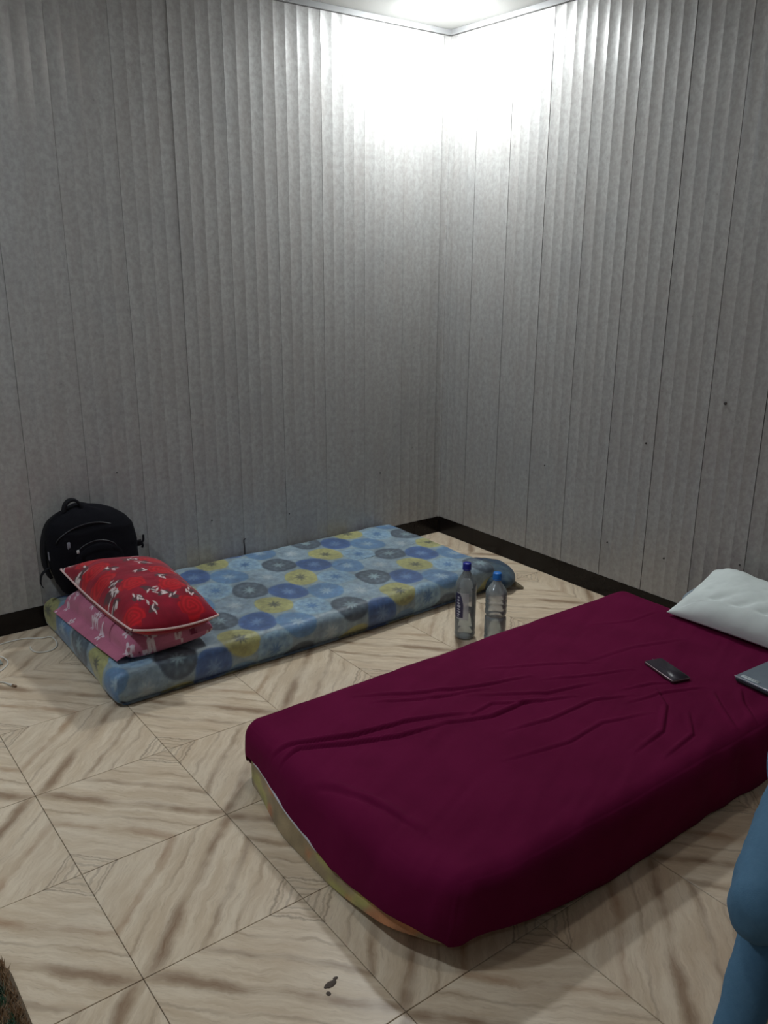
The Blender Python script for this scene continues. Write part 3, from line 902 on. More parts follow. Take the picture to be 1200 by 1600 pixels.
V, F = rrect(0.012, 0.0022, 0.001, 0.010, 0.01035, 4)
mesh_obj('speaker_slot', oriented(V + np.array([0.068, 0, 0]), ph, ang + math.radians(15)), F, mat('slot_grey', (0.12, 0.12, 0.13), 0.5)[0], root)

# ------------------------------------------------------------------ laptop
LC = (-0.458, -2.262, ZB)
root = empty('laptop', LC); tag(root, 'closed grey laptop with a small pale label plate, at the right edge of the bed', 'laptop')
A = math.radians(-3)
M_LAP = noisy('laptop_grey', (0.15, 0.19, 0.23), (0.18, 0.22, 0.26), 300, 0.42, 0.5, metal=0.3)
V, F = rrect(0.355, 0.245, 0.010, 0.003, 0.0125, 6, 0.002)
mesh_obj('base', oriented(V, LC, A), F, noisy('laptop_black', (0.02, 0.02, 0.024), (0.03, 0.03, 0.034), 100, 0.4), root)
V, F = rrect(0.358, 0.248, 0.010, 0.0135, 0.0200, 6, 0.0012)
lid = mesh_obj('lid', oriented(V, LC, A), F, M_LAP, root)
V, F = rrect(0.004, 0.248, 0.001, 0.0195, 0.0206, 2)
mesh_obj('lid_edge', oriented(V + np.array([-0.1765, 0, 0]), LC, A), F, mat('polished_edge', (0.75, 0.72, 0.78), 0.25, 0.6)[0], root)
lab = root
V, F = rrect(0.016, 0.058, 0.002, 0.0200, 0.0207, 4)
plate = mesh_obj('label_plate', oriented(V + np.array([-0.158, 0.082, 0]), LC, A), F, noisy('plate', (0.50, 0.56, 0.58), (0.58, 0.63, 0.65), 200, 0.35), root)
for k, (dy, hh) in enumerate(((-0.020, 0.006), (-0.012, 0.004), (-0.005, 0.005), (0.003, 0.004), (0.010, 0.006), (0.018, 0.004))):
    V, F = rrect(hh, 0.0042, 0.0008, 0.0206, 0.0209, 2)
    mesh_obj('plate_mark', oriented(V + np.array([-0.158, 0.082 + dy, 0]), LC, A), F, mat('plate_print', (0.22, 0.26, 0.28), 0.5)[0], plate)
for sxx in (-1, 1):
    for syy in (-1, 1):
        V, F = lathe([(0.0, -0.0005), (0.007, -0.0005), (0.007, 0.003), (0.0, 0.0032)], 12)
        mesh_obj('foot', oriented(V + np.array([0.15 * sxx, 0.10 * syy, 0]), LC, A), F, M_DARK, root)

# ------------------------------------------------------------------ bottles
def plastic(name, tint, alpha):
    m = bpy.data.materials.new(name); m.use_nodes = True; nt = m.node_tree; nt.nodes.clear(); X.nt = nt
    out = nt.nodes.new('ShaderNodeOutputMaterial')
    tr = nt.nodes.new('ShaderNodeBsdfTransparent'); tr.inputs[0].default_value = (*tint, 1)
    gl = nt.nodes.new('ShaderNodeBsdfGlossy'); gl.inputs['Roughness'].default_value = 0.08; gl.inputs[0].default_value = (0.95, 0.97, 1, 1)
    df = nt.nodes.new('ShaderNodeBsdfDiffuse'); df.inputs[0].default_value = (0.50, 0.56, 0.58, 1)
    fr = nt.nodes.new('ShaderNodeFresnel'); fr.inputs[0].default_value = 1.5
    m1 = nt.nodes.new('ShaderNodeMixShader'); m1.inputs[0].default_value = alpha
    nt.links.new(tr.outputs[0], m1.inputs[1]); nt.links.new(df.outputs[0], m1.inputs[2])
    m2 = nt.nodes.new('ShaderNodeMixShader')
    nt.links.new(fr.outputs[0], m2.inputs[0]); nt.links.new(m1.outputs[0], m2.inputs[1]); nt.links.new(gl.outputs[0], m2.inputs[2])
    nt.links.new(m2.outputs[0], out.inputs[0])
    return m
M_PET = plastic('clear_plastic', (0.96, 0.975, 0.985), 0.33)
M_PET2 = plastic('clear_plastic_hazy', (0.95, 0.97, 0.975), 0.40)

def bottle(name, c, R, H, ribs, pet, capcol, label, capname):
    root = empty(name, (*c, 0)); tag(root, label, 'bottle')
    body = H - 0.018
    prof = [(0.004, 0.010), (R * 0.45, 0.004), (R * 0.80, 0.0015), (R * 0.95, 0.006), (R, 0.018)]
    z0, z1 = 0.02, H * 0.70
    n = 60
    for i in range(n + 1):
        z = z0 + (z1 - z0) * i / n
        r = R
        for (zc, wd, dp) in ribs: r -= dp * math.exp(-((z - zc * H) / wd) ** 2)
        prof.append((r, z))
    for i in range(1, 13):
        t = i / 12; prof.append((R - (R - 0.0135) * (t * t * (3 - 2 * t)), z1 + (H * 0.91 - z1) * (t ** 0.9)))
    prof += [(0.0135, H * 0.925), (0.0165, H * 0.93), (0.0165, H * 0.937), (0.0130, H * 0.94), (0.0125, H - 0.006)]
    V, F = lathe(prof, 40, (*c, 0))
    # five-lobed foot
    a_ = np.arctan2(V[:, 1] - c[1], V[:, 0] - c[0]); low = V[:, 2] < 0.012
    mesh_obj('plastic_body', V, F, pet, root)
    cr = 0.0165
    V, F = lathe([(cr, H - 0.022), (cr, H - 0.0025), (cr - 0.0015, H), (0.0005, H)], 30, (*c, 0))
    ck = np.arange(len(V)) % 30
    out = (ck % 2 == 0) & (V[:, 2] < H - 0.003)
    d = V[:, :2] - np.array(c); V[:, :2] = np.where(out[:, None], np.array(c) + d * 1.04, V[:, :2])
    mesh_obj('cap', V, F, mat(capname, capcol, 0.4)[0], root)
    V, F = lathe([(0.0172, H - 0.027), (0.0172, H - 0.0235), (0.0145, H - 0.0235), (0.0145, H - 0.027), (0.0172, H - 0.027)], 30, (*c, 0))
    mesh_obj('cap_ring', V, F, mat(capname + '_ring', capcol, 0.4)[0], root)
    return root, prof
def water(root, c, R, level):
    V, F = lathe([(0.0005, 0.012), (R * 0.75, 0.004), (R - 0.0015, 0.02), (R - 0.0015, level), (R - 0.004, level + 0.0008), (0.0005, level)], 40, (*c, 0))
    m = bpy.data.materials.get('water')
    if m is None:
        m = bpy.data.materials.new('water'); m.use_nodes = True; nt = m.node_tree; nt.nodes.clear()
        out = nt.nodes.new('ShaderNodeOutputMaterial'); tr = nt.nodes.new('ShaderNodeBsdfTransparent'); tr.inputs[0].default_value = (0.93, 0.97, 0.97, 1)
        gl = nt.nodes.new('ShaderNodeBsdfGlossy'); gl.inputs['Roughness'].default_value = 0.03
        fr = nt.nodes.new('ShaderNodeFresnel'); fr.inputs[0].default_value = 1.33
        mx = nt.nodes.new('ShaderNodeMixShader'); nt.links.new(fr.outputs[0], mx.inputs[0]); nt.links.new(tr.outputs[0], mx.inputs[1]); nt.links.new(gl.outputs[0], mx.inputs[2]); nt.links.new(mx.outputs[0], out.inputs[0])
    mesh_obj('water', V, F, m, root)

c1 = (-0.790, -1.085)
rb, prof = bottle('water_bottle', c1, 0.041, 0.312, [(0.10, 0.004, 0.0016), (0.28, 0.003, 0.0012), (0.62, 0.003, 0.0012)], M_PET, (0.006, 0.012, 0.24),
                  'clear plastic bottle with dark blue cap and a wrapped label beside the patterned mattress', 'dark_blue_cap')
water(rb, c1, 0.041, 0.115)
# label: pale band with a dark violet lens-shaped panel carrying pale vertical lettering
def cyl_patch(c, R, a0, a1, z0f, z1f, n=20, m=14):
    V = []; F = []
    for i in range(n + 1):
        t = i / n; a = a0 + (a1 - a0) * t
        for j in range(m + 1):
            z = z0f(t) + (z1f(t) - z0f(t)) * j / m
            V.append((c[0] + R * math.cos(a), c[1] + R * math.sin(a), z))
    for i in range(n):
        for j in range(m): F.append([i * (m + 1) + j, (i + 1) * (m + 1) + j, (i + 1) * (m + 1) + j + 1, i * (m + 1) + j + 1])
    return np.array(V), F
toc = math.atan2(CAM.y - c1[1], CAM.x - c1[0])     # bearing of the camera from the bottle, fixes which way the label faces
m, b = mat('label_film', (0.55, 0.56, 0.60), 0.4)
V, F = cyl_patch(c1, 0.0417, toc - 0.95, toc + 0.30, lambda t: 0.088, lambda t: 0.200)
b.inputs['Alpha'].default_value = 0.62
lb = mesh_obj('label', V, F, m, rb); tag(lb, 'pale see-through label film')
V, F = cyl_patch(c1, 0.0420, toc - 1.15, toc - 0.22, lambda t: 0.094 + 0.002 * t, lambda t: 0.196 - 0.045 * max(0, (t - 0.55) / 0.45) ** 2, 20, 14)
pn = mesh_obj('label_panel', V, F, mat('violet_print', (0.022, 0.020, 0.075), 0.4)[0], lb)
MLET = mat('pale_print', (0.42, 0.44, 0.52), 0.5)[0]
for k, (zc, hh, a0, a1) in enumerate(((0.180, 0.006, -0.85, -0.60), (0.168, 0.008, -0.88, -0.62), (0.155, 0.007, -0.90, -0.58), (0.143, 0.009, -0.90, -0.50), (0.131, 0.005, -0.88, -0.55), (0.121, 0.006, -0.90, -0.48), (0.110, 0.005, -0.90, -0.55), (0.102, 0.004, -0.88, -0.60))):
    V, F = cyl_patch(c1, 0.0423, toc + a0, toc + a1, lambda t, q=zc - hh / 2: q + 0.002 * math.sin(7 * t), lambda t, q=zc + hh / 2: q - 0.0015 * math.sin(9 * t), 6, 2)
    mesh_obj('lettering', V, F, MLET, lb)

c2 = (-0.728, -1.190)
rb2, _ = bottle('water_bottle', c2, 0.042, 0.290, [(0.40, 0.006, 0.005), (0.12, 0.004, 0.0015), (0.50, 0.003, 0.0014), (0.57, 0.003, 0.0014), (0.64, 0.003, 0.0014)], M_PET2, (0.010, 0.16, 0.55),
               'hazy clear plastic bottle with light blue cap, no label, nearer the maroon bed', 'light_blue_cap')
water(rb2, c2, 0.0365, 0.10)

# ------------------------------------------------------------------ backpack
M_PACK = noisy('black_nylon', (0.003, 0.003, 0.005), (0.007, 0.007, 0.010), 90, 0.9, 0.12, 0.4)
M_STRAP = noisy('black_webbing', (0.004, 0.004, 0.006), (0.009, 0.009, 0.012), 200, 0.8, 0.2)
root = empty('backpack', (-1.92, -0.12, 0.14))
tag(root, 'black backpack standing behind the pillows against the left wall', 'backpack')
out_z = [0.132, 0.16, 0.20, 0.27, 0.34, 0.41, 0.445, 0.470, 0.488, 0.496]
xl = [-2.00, -2.035, -2.055, -2.075, -2.080, -2.078, -2.060, -2.025, -1.985, -1.95]
xr = [-1.76, -1.742, -1.735, -1.728, -1.728, -1.742, -1.770, -1.805, -1.85, -1.90]
dp = [0.10, 0.130, 0.140, 0.145, 0.140, 0.130, 0.115, 0.098, 0.080, 0.050]
zs_ = np.linspace(out_z[0], out_z[-1], 70)
V = []; F = []; nseg = 64
for i, z in enumerate(zs_):
    a, bq, d = np.interp(z, out_z, xl), np.interp(z, out_z, xr), np.interp(z, out_z, dp)
    cx, hw = (a + bq) / 2, (bq - a) / 2
    for k in range(nseg):
        th = 2 * math.pi * k / nseg; ct, st = math.cos(th), math.sin(th)
        e = 0.62
        X_ = math.copysign(abs(ct) ** e, ct) * hw; Y_ = math.copysign(abs(st) ** e, st) * d / 2
        nz = 1 + 0.03 * float(fbm(np.array([th * 2.0]), np.array([z * 22]), 3)[0])
        # lean back slightly
        V.append((cx + X_ * nz, -0.022 - d / 2 + Y_ * (nz if Y_ < 0 else 1), z + 0.004 * math.sin(6 * X_ / hw)))
for i in range(len(zs_) - 1):
    for k in range(nseg): F.append([i * nseg + k, i * nseg + (k + 1) % nseg, (i + 1) * nseg + (k + 1) % nseg, (i + 1) * nseg + k])
F.append(list(range(nseg))[::-1]); F.append([(len(zs_) - 1) * nseg + k for k in range(nseg)])
V = np.array(V)
mesh_obj('main_compartment', V, F, M_PACK, root)
# front pockets, each a puffed panel on the front face
def pocket(name, x0, x1, z0, z1, yf, th_, r_):
    P, F, L = rbox(x0, x1, yf - th_, yf + 0.02, z0, z1, r_, 0.008)
    P[:, 1] += 0.02 * ((P[:, 2] - z0) / (z1 - z0)) ** 2
    arch = np.abs((P[:, 0] - (x0 + x1) / 2) / ((x1 - x0) / 2)) ** 2.2
    P[:, 2] -= 0.045 * arch * sstep(z0 + (z1 - z0) * 0.3, z1, P[:, 2])
    P[:, 1] += 0.004 * fbm(P[:, 0] * 20, P[:, 2] * 20, 3)
    return mesh_obj(name, P, F, M_PACK, root)
pk = pocket('front_pocket', -2.005, -1.80, 0.15, 0.365, -0.148, 0.032, 0.016)
pk2 = pocket('upper_pocket', -2.025, -1.785, 0.30, 0.445, -0.125, 0.022, 0.011)
def arc(x0, x1, z0, h, y0, n=24, dy=0.0):
    t = np.linspace(0, 1, n); return np.stack([x0 + (x1 - x0) * t, np.full(n, y0) + dy * np.sin(t * math.pi), z0 + h * np.sin(t * math.pi) ** 0.7], 1)
V, F = ribbon(arc(-1.995, -1.84, 0.345, 0.035, -0.1815, 24, -0.004), (0, 0.2, 1), 0.006, 0.003)
mesh_obj('zipper', V, F, noisy('zip_grey', (0.008, 0.010, 0.013), (0.018, 0.018, 0.022), 300, 0.4), root)
V, F = ribbon(arc(-2.06, -1.79, 0.385, 0.058, -0.142, 24, -0.004), (0, 0.4, 1), 0.006, 0.003)
mesh_obj('zipper', V, F, bpy.data.materials['zip_grey'], root)
V, F = rrect(0.010, 0.015, 0.003, 0, 0.004, 4, 0.001)
V = np.stack([V[:, 0] - 1.993, -0.186 - V[:, 2], V[:, 1] + 0.350], 1)
tg = mesh_obj('zipper_pull', V, F, mat('pale_pull', (0.48, 0.50, 0.50), 0.4)[0], root); tag(tg, 'small pale zipper pull')
# carry handle
t = np.linspace(0, math.pi, 26)
hp = np.stack([-1.965 + 0.034 * np.cos(t) * 1.0, -0.075 + 0 * t, 0.482 + 0.046 * np.sin(t)], 1)
V, F = ribbon(hp, (0, 1, 0), 0.026, 0.010); mesh_obj('carry_handle', V, F, M_STRAP, root)
# shoulder strap folded at the upper left shoulder
hp = smoothline([(-1.97, -0.06, 0.478), (-2.01, -0.05, 0.466), (-2.055, -0.045, 0.43), (-2.080, -0.045, 0.36), (-2.084, -0.045, 0.28), (-2.07, -0.045, 0.22)], 6)
V, F = ribbon(hp, (0, 1, 0), 0.05, 0.012); mesh_obj('shoulder_strap', V, F, M_STRAP, root)
# side mesh pocket, grey label
V, F = rrect(0.016, 0.036, 0.004, 0, 0.004, 4, 0.001)
V = np.stack([-2.078 - V[:, 2] * 0.6 + 0 * V[:, 0], V[:, 0] - 0.10, V[:, 1] + 0.325], 1)
tg = mesh_obj('side_tag', V, F, noisy('grey_tag', (0.16, 0.16, 0.19), (0.22, 0.22, 0.26), 200, 0.5), root); tag(tg, 'small grey side tag')
V, F = rrect(0.012, 0.030, 0.004, 0, 0.004, 4, 0.001)
V = np.stack([V[:, 0] - 2.015, -0.150 - V[:, 2], V[:, 1] + 0.368], 1)
mesh_obj('side_tag', V, F, bpy.data.materials['grey_tag'], root)
# loose strap end at the left
V, F = ribbon(smoothline([(-2.072, -0.09, 0.275), (-2.095, -0.10, 0.272), (-2.116, -0.105, 0.255), (-2.122, -0.105, 0.225), (-2.115, -0.105, 0.205)], 6), (0, 1, 0.1), 0.016, 0.003)
mesh_obj('strap_end', V, F, M_STRAP, root)
# buckle with prongs at the right
bk = [box(-1.732, -1.712, -0.118, -0.100, 0.300, 0.322, 0.003), tube(smoothline([(-1.716, -0.108, 0.305), (-1.703, -0.108, 0.318), (-1.701, -0.108, 0.342)], 4), 0.0045, 6), tube(smoothline([(-1.716, -0.108, 0.322), (-1.706, -0.108, 0.300), (-1.710, -0.108, 0.288)], 4), 0.0045, 6)]
V, F = join(*bk); mesh_obj('buckle', V, F, M_STRAP, root, smooth=False)

# ------------------------------------------------------------------ white cord on the floor by the left wall
M_CORD = noisy('white_cord', (0.62, 0.60, 0.54), (0.70, 0.68, 0.62), 60, 0.55)
root = empty('cord', (-2.25, -0.2, 0)); tag(root, 'thin white cord looped on the floor left of the patterned mattress', 'cord')
P1 = smoothline([(-2.60, -0.30, 0.003), (-2.45, -0.13, 0.003), (-2.33, -0.095, 0.003), (-2.285, -0.080, 0.003), (-2.215, -0.078, 0.003), (-2.165, -0.105, 0.003), (-2.145, -0.120, 0.004), (-2.118, -0.125, 0.0035), (-2.108, -0.150, 0.003), (-2.113, -0.205, 0.003), (-2.135, -0.242, 0.003), (-2.170, -0.250, 0.003), (-2.200, -0.230, 0.003), (-2.207, -0.190, 0.003), (-2.203, -0.172, 0.004)], 7)
V, F = tube(P1, 0.0026, 7); mesh_obj('cable', V, F, M_CORD, root)
P2c = smoothline([(-2.50, -0.30, 0.003), (-2.40, -0.18, 0.003), (-2.325, -0.185, 0.003), (-2.305, -0.24, 0.003), (-2.320, -0.285, 0.003), (-2.37, -0.33, 0.003), (-2.42, -0.345, 0.003), (-2.40, -0.385, 0.003), (-2.362, -0.405, 0.003), (-2.348, -0.438, 0.004)], 7)
V, F = tube(P2c, 0.0026, 7); mesh_obj('cable', V, F, M_CORD, root)
V, F = tube([(-2.350, -0.434, 0.0045), (-2.343, -0.447, 0.0045), (-2.340, -0.452, 0.0045)], [0.0035, 0.0045, 0.004], 10); mesh_obj('plug_sleeve', V, F, M_CORD, root)
V, F = tube([(-2.340, -0.452, 0.0045), (-2.332, -0.467, 0.0045)], 0.0042, 10); mesh_obj('plug_tip', V, F, noisy('copper_tip', (0.22, 0.14, 0.09), (0.28, 0.19, 0.12), 90, 0.4, metal=0.3), root)
V, F = box(-2.355, -2.325, -0.262, -0.225, 0.0005, 0.008, 0.002)
tag(mesh_obj('adapter', V, F, noisy('grey_plastic', (0.25, 0.28, 0.25), (0.30, 0.33, 0.30), 60, 0.5)), 'small grey plastic block inside the cord loop at the left edge', 'adapter')

# dried dark splash near the front, slightly raised crumbs
V, F = blob(-2.152, -2.175, 0.0003, 0.016, 0.008, 0.0016, 20, 8); V[:, 0] += 0.006 * vnoise(V[:, 1] * 200, V[:, 0] * 200); Va, Fa = V, F
V, F = blob(-2.168, -2.192, 0.0003, 0.005, 0.006, 0.0012, 14, 6); Vb, Fb = V, F
V, F = blob(-2.135, -2.168, 0.0003, 0.006, 0.004, 0.0012, 14, 6)
V, F = join((Va, Fa), (Vb, Fb), (V, F)); V[:, 2] = np.maximum(V[:, 2], 0.0002)
tag(mesh_obj('dirt_spot', V, F, noisy('dry_dirt', (0.07, 0.055, 0.045), (0.13, 0.10, 0.08), 300, 0.9)), 'dark dried dirt spot on the floor in front of the bed', 'stain')

# ------------------------------------------------------------------ green rug, only its edge shows
root = empty('shaggy_rug', (-3.1, -2.3, 0)); tag(root, 'green and brown shaggy rug, only its corner showing at the lower left', 'rug')
V, F = rrect(0.78, 1.10, 0.06, 0.001, 0.008, 8, 0.002)
V = V + np.array([-2.675 - 0.39, -1.70 - 0.55, 0])
mesh_obj('rug_backing', V, F, noisy('rug_backing', (0.10, 0.07, 0.045), (0.16, 0.12, 0.08), 40, 0.9), root)
V = []; F = []; C_ = []
for _ in range(9000):
    x = random.uniform(-3.43, -2.682); y = random.uniform(-2.78, -1.715)
    if random.random() < 0.5: x = -2.682 - abs(random.gauss(0, 0.08))
    if x < -3.43: continue
    hh = random.uniform(0.012, 0.024); a = random.uniform(0, 6.28); ln = random.uniform(0.002, 0.012)
    n0 = len(V); r_ = 0.0022
    for k in range(3): V.append((x + r_ * math.cos(a + k * 2.094), y + r_ * math.sin(a + k * 2.094), 0.007))
    V.append((x + ln * math.cos(a), y + ln * math.sin(a), 0.007 + hh))
    F += [[n0, n0 + 1, n0 + 3], [n0 + 1, n0 + 2, n0 + 3], [n0 + 2, n0, n0 + 3]]
    g = float(vnoise(np.array([x * 14]), np.array([y * 14]))[0]) + random.uniform(-0.1, 0.1)
    if x > -2.700 or (g < -0.18): cc_ = (0.34, 0.22, 0.12)
    elif g < 0.18: cc_ = (0.07, 0.16, 0.09)
    else: cc_ = (0.12, 0.17, 0.11)
    C_ += [cc_] * 4
tag(mesh_obj('rug_pile', V, F, M_PRINT, root, smooth=False, col=np.array(C_)), kind='stuff')

# ------------------------------------------------------------------ seated person at the right edge of the frame
def capsules(segs, voxel, name, material, parent, smooth_it=6, wrinkle=0.0):
    """union of tapered round limbs remeshed into one continuous skin"""
    Vs = []; Fs = []; n0 = 0
    for (a, b_, ra, rb_) in segs:
        a = Vector(a); b_ = Vector(b_); d = b_ - a; L_ = d.length
        q = d.to_track_quat('Z', 'Y') if L_ > 1e-6 else None
        prof = []
        K = 6
        for i in range(K + 1):
            t = -math.pi / 2 + (math.pi / 2) * i / K; prof.append((ra * math.cos(t), ra * math.sin(t)))
        for i in range(1, K + 1):
            prof.append((ra + (rb_ - ra) * i / (K + 1), L_ * i / (K + 1)))
        for i in range(K + 1):
            t = (math.pi / 2) * i / K; prof.append((rb_ * math.cos(t), L_ + rb_ * math.sin(t)))
        seg = 18; base = n0
        for r_, z in prof:
            for k in range(seg):
                v = Vector((max(r_, 1e-5) * math.cos(2 * math.pi * k / seg), max(r_, 1e-5) * math.sin(2 * math.pi * k / seg), z))
                if q: v.rotate(q)
                Vs.append((a + v)[:]); n0 += 1
        for i in range(len(prof) - 1):
            for k in range(seg): Fs.append([base + i * seg + k, base + i * seg + (k + 1) % seg, base + (i + 1) * seg + (k + 1) % seg, base + (i + 1) * seg + k])
        Fs.append([base + k for k in range(seg)][::-1]); Fs.append([base + (len(prof) - 1) * seg + k for k in range(seg)])
    tmp = mesh_obj('tmp', Vs, Fs)
    md = tmp.modifiers.new('r', 'REMESH'); md.mode = 'VOXEL'; md.voxel_size = voxel; md.use_smooth_shade = True
    ms = tmp.modifiers.new('s', 'SMOOTH'); ms.factor = 0.5; ms.iterations = smooth_it
    dg = bpy.context.evaluated_depsgraph_get(); dg.update()
    me = bpy.data.meshes.new_from_object(tmp.evaluated_get(dg)); me.name = name
    old = tmp.data; bpy.data.objects.remove(tmp); bpy.data.meshes.remove(old)
    nv = len(me.vertices); co = np.empty(nv * 3); me.vertices.foreach_get('co', co); co = co.reshape(-1, 3)
    if wrinkle:
        no = np.empty(nv * 3); me.vertices.foreach_get('normal', no); no = no.reshape(-1, 3)
        co += no * (wrinkle * (fbm(co[:, 0] * 18 + co[:, 2] * 9, co[:, 1] * 14 - co[:, 2] * 16, 3)))[:, None]
    co[:, 2] = np.maximum(co[:, 2], 0.002)
    me.vertices.foreach_set('co', (co - np.array(parent.location)).ravel()); me.update()
    me.polygons.foreach_set('use_smooth', [True] * len(me.polygons))
    me.materials.clear(); me.materials.append(material)
    o = bpy.data.objects.new(name, me); return link(o, parent)

PR = empty('person', (-1.40, -2.87, 0))
tag(PR, 'person in blue jeans sitting at the right edge, only a knee and shin in view', 'person')
M_SKIN = noisy('skin', (0.36, 0.21, 0.14), (0.42, 0.25, 0.17), 25, 0.55, 0.4, Subsurface_Weight=0.0)
M_JEAN = noisy('blue_denim', (0.065, 0.150, 0.245), (0.095, 0.195, 0.300), 120, 0.85, 0.2, 0.5)
M_SHIRT = noisy('grey_shirt', (0.30, 0.31, 0.33), (0.36, 0.37, 0.39), 60, 0.85, 0.2, 0.3)
hipR, hipL = Vector((-1.40, -2.745, 0.515)), Vector((-1.42, -2.945, 0.515))
kneR, kneL = Vector((-1.805, -2.856, 0.500)), Vector((-1.83, -3.06, 0.505))
ankR, ankL = Vector((-2.020, -2.925, 0.110)), Vector((-1.94, -3.12, 0.110))
pel = Vector((-1.37, -2.845, 0.54)); che = Vector((-1.24, -2.80, 0.88)); nek = Vector((-1.19, -2.785, 1.06)); hed = Vector((-1.215, -2.79, 1.20))
shR, shL = Vector((-1.19, -2.615, 0.99)), Vector((-1.24, -2.965, 0.99))
elR, elL = Vector((-1.13, -2.66, 0.74)), Vector((-1.20, -3.00, 0.74))
wrR, wrL = Vector((-1.33, -2.79, 0.635)), Vector((-1.39, -2.90, 0.640))
def hand(wr, d, side):
    d = d.normalized(); upv = Vector((0, 0, 1)); sdv = d.cross(upv).normalized() * side
    pal = wr + d * 0.045; out = [(wr[:], pal[:], 0.022, 0.026)]
    for k in range(4):
        off = (k - 1.5) * 0.019
        b0 = wr + d * 0.055 + sdv * off
        ln = (0.040, 0.045, 0.042, 0.033)[k]
        b1 = b0 + d * ln + Vector((0, 0, -0.006)); b2 = b1 + d * ln * 0.55 + Vector((0, 0, -0.018)); b3 = b2 + d * ln * 0.25 + Vector((0, 0, -0.018))
        out += [(b0[:], b1[:], 0.0095, 0.0085), (b1[:], b2[:], 0.0085, 0.0078), (b2[:], b3[:], 0.0078, 0.0068), (wr[:], b0[:], 0.018, 0.012)]
    t0 = wr + d * 0.018 - sdv * 0.022; t1 = t0 + d * 0.032 - sdv * 0.022; t2 = t1 + d * 0.028 - sdv * 0.004 + Vector((0, 0, -0.008))
    out += [(t0[:], t1[:], 0.013, 0.010), (t1[:], t2[:], 0.010, 0.008)]
    return out
fd = Vector((-0.95, -0.30, 0)).normalized(); sv = Vector((0.30, -0.95, 0)).normalized()   # facing; towards own left
body = [(hipR, kneR, 0.062, 0.040), (kneR + (hipR - kneR).normalized() * 0.060 + Vector((0, 0, -0.035)), ankR, 0.030, 0.027), (hipL, kneL, 0.062, 0.040), (kneL + (hipL - kneL).normalized() * 0.060 + Vector((0, 0, -0.035)), ankL, 0.030, 0.027), (hipR, hipL, 0.075, 0.075),
        (pel, che, 0.085, 0.095), (pel + sv * 0.05, che + sv * 0.06, 0.08, 0.085), (pel - sv * 0.05, che - sv * 0.06, 0.08, 0.085), (shR, shL, 0.048, 0.048), (che, nek, 0.08, 0.048), (nek, hed - Vector((0, 0, 0.06)), 0.046, 0.048),
        (shR, elR, 0.043, 0.036), (elR, wrR, 0.035, 0.024), (shL, elL, 0.043, 0.036), (elL, wrL, 0.035, 0.024)]
for ank, kn in ((ankR, kneR), (ankL, kneL)):
    body += [(ank, ank + Vector((0, 0, -0.07)), 0.032, 0.034), (ank + Vector((0, 0, -0.075)), ank + fd * 0.15 + Vector((0, 0, -0.088)), 0.032, 0.020)]
    for k in range(5):
        o_ = sv * ((k - 2) * 0.016)
        body.append((ank + fd * 0.13 + o_ + Vector((0, 0, -0.095)), ank + fd * (0.175 - 0.006 * abs(k - 1)) + o_ + Vector((0, 0, -0.098)), 0.011, 0.009))
# head: skull, jaw, nose, ears, lips, brow
up_ = Vector((0, 0, 1))
body += [(hed + up_ * 0.02, hed + up_ * 0.045 - fd * 0.01, 0.082, 0.078), (hed + fd * 0.02 - up_ * 0.03, hed + fd * 0.045 - up_ * 0.075, 0.060, 0.030),
         (hed + fd * 0.082 + up_ * 0.015, hed + fd * 0.105 - up_ * 0.018, 0.009, 0.014), (hed + fd * 0.092 - up_ * 0.022 + sv * 0.010, hed + fd * 0.092 - up_ * 0.022 - sv * 0.010, 0.008, 0.008),
         (hed + fd * 0.080 - up_ * 0.048 + sv * 0.018, hed + fd * 0.080 - up_ * 0.048 - sv * 0.018, 0.008, 0.008), (hed + fd * 0.074 - up_ * 0.060 + sv * 0.012, hed + fd * 0.074 - up_ * 0.060 - sv * 0.012, 0.009, 0.009),
         (hed + sv * 0.080 + up_ * 0.012, hed + sv * 0.083 - up_ * 0.020, 0.014, 0.009), (hed - sv * 0.080 + up_ * 0.012, hed - sv * 0.083 - up_ * 0.020, 0.014, 0.009)]
body += hand(wrR, fd * 0.8 + sv * 0.3, 1) + hand(wrL, fd * 0.8 - sv * 0.3, -1)
capsules([(tuple(a), tuple(b_), r1, r2_) for a, b_, r1, r2_ in body], 0.0055, 'body', M_SKIN, PR, 3)
# eyes
for sgn in (-1, 1):
    e0 = hed + fd * 0.073 + sv * 0.030 * sgn + up_ * 0.012
    V, F = blob(e0.x, e0.y, e0.z, 0.012, 0.012, 0.012, 20, 12); mesh_obj('eye', V, F, mat('eye_white', (0.75, 0.73, 0.70), 0.2)[0], PR)
    e1 = e0 + fd * 0.0075
    V, F = blob(e1.x, e1.y, e1.z, 0.006, 0.006, 0.006, 16, 10); mesh_obj('iris', V, F, mat('iris_brown', (0.03, 0.015, 0.008), 0.15)[0], PR)
M_HAIR = noisy('black_hair', (0.008, 0.007, 0.006), (0.02, 0.016, 0.013), 200, 0.5)
capsules([(tuple(hed + up_ * 0.050 - fd * 0.012), tuple(hed + up_ * 0.062 - fd * 0.02), 0.084, 0.080), (tuple(hed + up_ * 0.02 - fd * 0.03), tuple(hed - up_ * 0.03 - fd * 0.035), 0.074, 0.062),
          (tuple(hed + up_ * 0.085 + fd * 0.03), tuple(hed + up_ * 0.085 - fd * 0.03), 0.045, 0.055)], 0.006, 'hair', M_HAIR, PR, 2, 0.01)
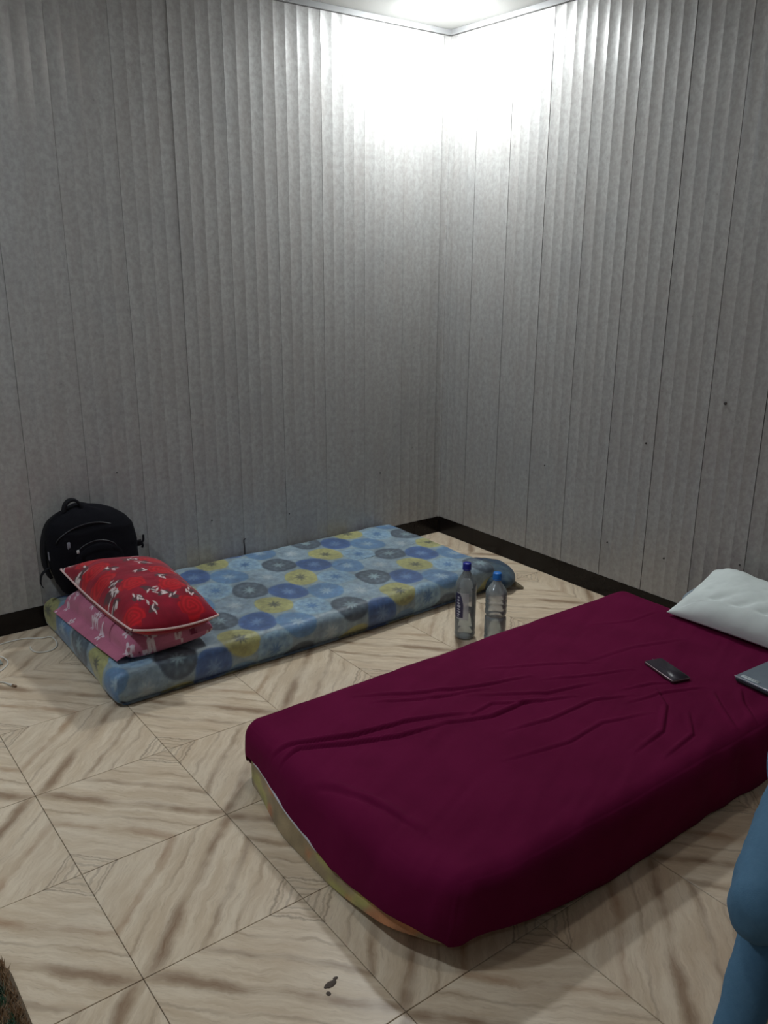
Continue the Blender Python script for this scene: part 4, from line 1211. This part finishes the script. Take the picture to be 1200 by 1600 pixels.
# jeans: thigh and shin sleeves, knee bagging over the shin
jeans = []
for hp_, kn, an in ((hipR, kneR, ankR), (hipL, kneL, ankL)):
    dn = (an - kn).normalized()
    kb = kn + (hp_ - kn).normalized() * 0.060 + Vector((0, 0, -0.035))
    jeans += [(hp_, kn, 0.085, 0.052), (kn, kn + dn * 0.012, 0.050, 0.046), (kb, an + Vector((0, 0, 0.03)), 0.035, 0.036)]
jeans += [(hipR, hipL, 0.100, 0.100), (pel, pel + Vector((0.02, 0.01, 0.07)), 0.105, 0.100), (pel + sv * 0.06, pel + sv * 0.06 + Vector((0.02, 0.01, 0.06)), 0.085, 0.08), (pel - sv * 0.06, pel - sv * 0.06 + Vector((0.02, 0.01, 0.06)), 0.085, 0.08)]
capsules([(tuple(a), tuple(b_), r1, r2_) for a, b_, r1, r2_ in jeans], 0.006, 'jeans', M_JEAN, PR, 3, 0.005)
shirt = [(pel + Vector((0.03, 0.01, 0.10)), che, 0.105, 0.112), (pel + sv * 0.05 + Vector((0.03, 0.01, 0.08)), che + sv * 0.07, 0.098, 0.098), (pel - sv * 0.05 + Vector((0.03, 0.01, 0.08)), che - sv * 0.07, 0.098, 0.098),
         (shR, shL, 0.060, 0.060), (che, nek - Vector((0, 0, 0.05)), 0.10, 0.065), (shR, elR, 0.058, 0.050), (elR, elR.lerp(wrR, 0.8), 0.049, 0.036), (shL, elL, 0.058, 0.050), (elL, elL.lerp(wrL, 0.8), 0.049, 0.036)]
capsules([(tuple(a), tuple(b_), r1, r2_) for a, b_, r1, r2_ in shirt], 0.007, 'shirt', M_SHIRT, PR, 3, 0.012)

# low red plastic stool under the person
root = empty('plastic_stool', (-1.33, -2.89, 0)); tag(root, 'orange-red plastic stool under the seated person, one leg at the lower right corner', 'stool')
M_RED = noisy('red_plastic', (0.36, 0.07, 0.025), (0.42, 0.09, 0.03), 20, 0.4)
ST = 0.415
V, F = rrect(0.30, 0.30, 0.05, ST - 0.03, ST, 8, 0.006); V = V + np.array([-1.33, -2.89, 0])
mesh_obj('seat', V, F, M_RED, root)
for sxx in (-1, 1):
    for syy in (-1, 1):
        a = np.array([-1.33 + 0.115 * sxx, -2.89 + 0.115 * syy, ST - 0.03]); bq = np.array([-1.33 + 0.165 * sxx, -2.89 + 0.150 * syy, 0.0])
        if False: pass
        V, F = [], []
        for p_, wd in ((a, 0.028), (bq, 0.020)):
            for q in ((-1, -1), (1, -1), (1, 1), (-1, 1)): V.append((p_[0] + q[0] * wd, p_[1] + q[1] * wd, p_[2]))
        F = [[0, 1, 5, 4], [1, 2, 6, 5], [2, 3, 7, 6], [3, 0, 4, 7], [3, 2, 1, 0], [4, 5, 6, 7]]
        mesh_obj('leg', V, F, M_RED, root, smooth=False)
for sxx, syy, hx, hy in ((-1, 0, 0.008, 0.12), (1, 0, 0.008, 0.12), (0, -1, 0.12, 0.008), (0, 1, 0.12, 0.008)):
    V, F = box(-1.33 + 0.142 * sxx - hx, -1.33 + 0.142 * sxx + hx, -2.89 + 0.133 * syy - hy, -2.89 + 0.133 * syy + hy, 0.17, 0.20, 0.003)
    mesh_obj('rail', V, F, M_RED, root, smooth=False)
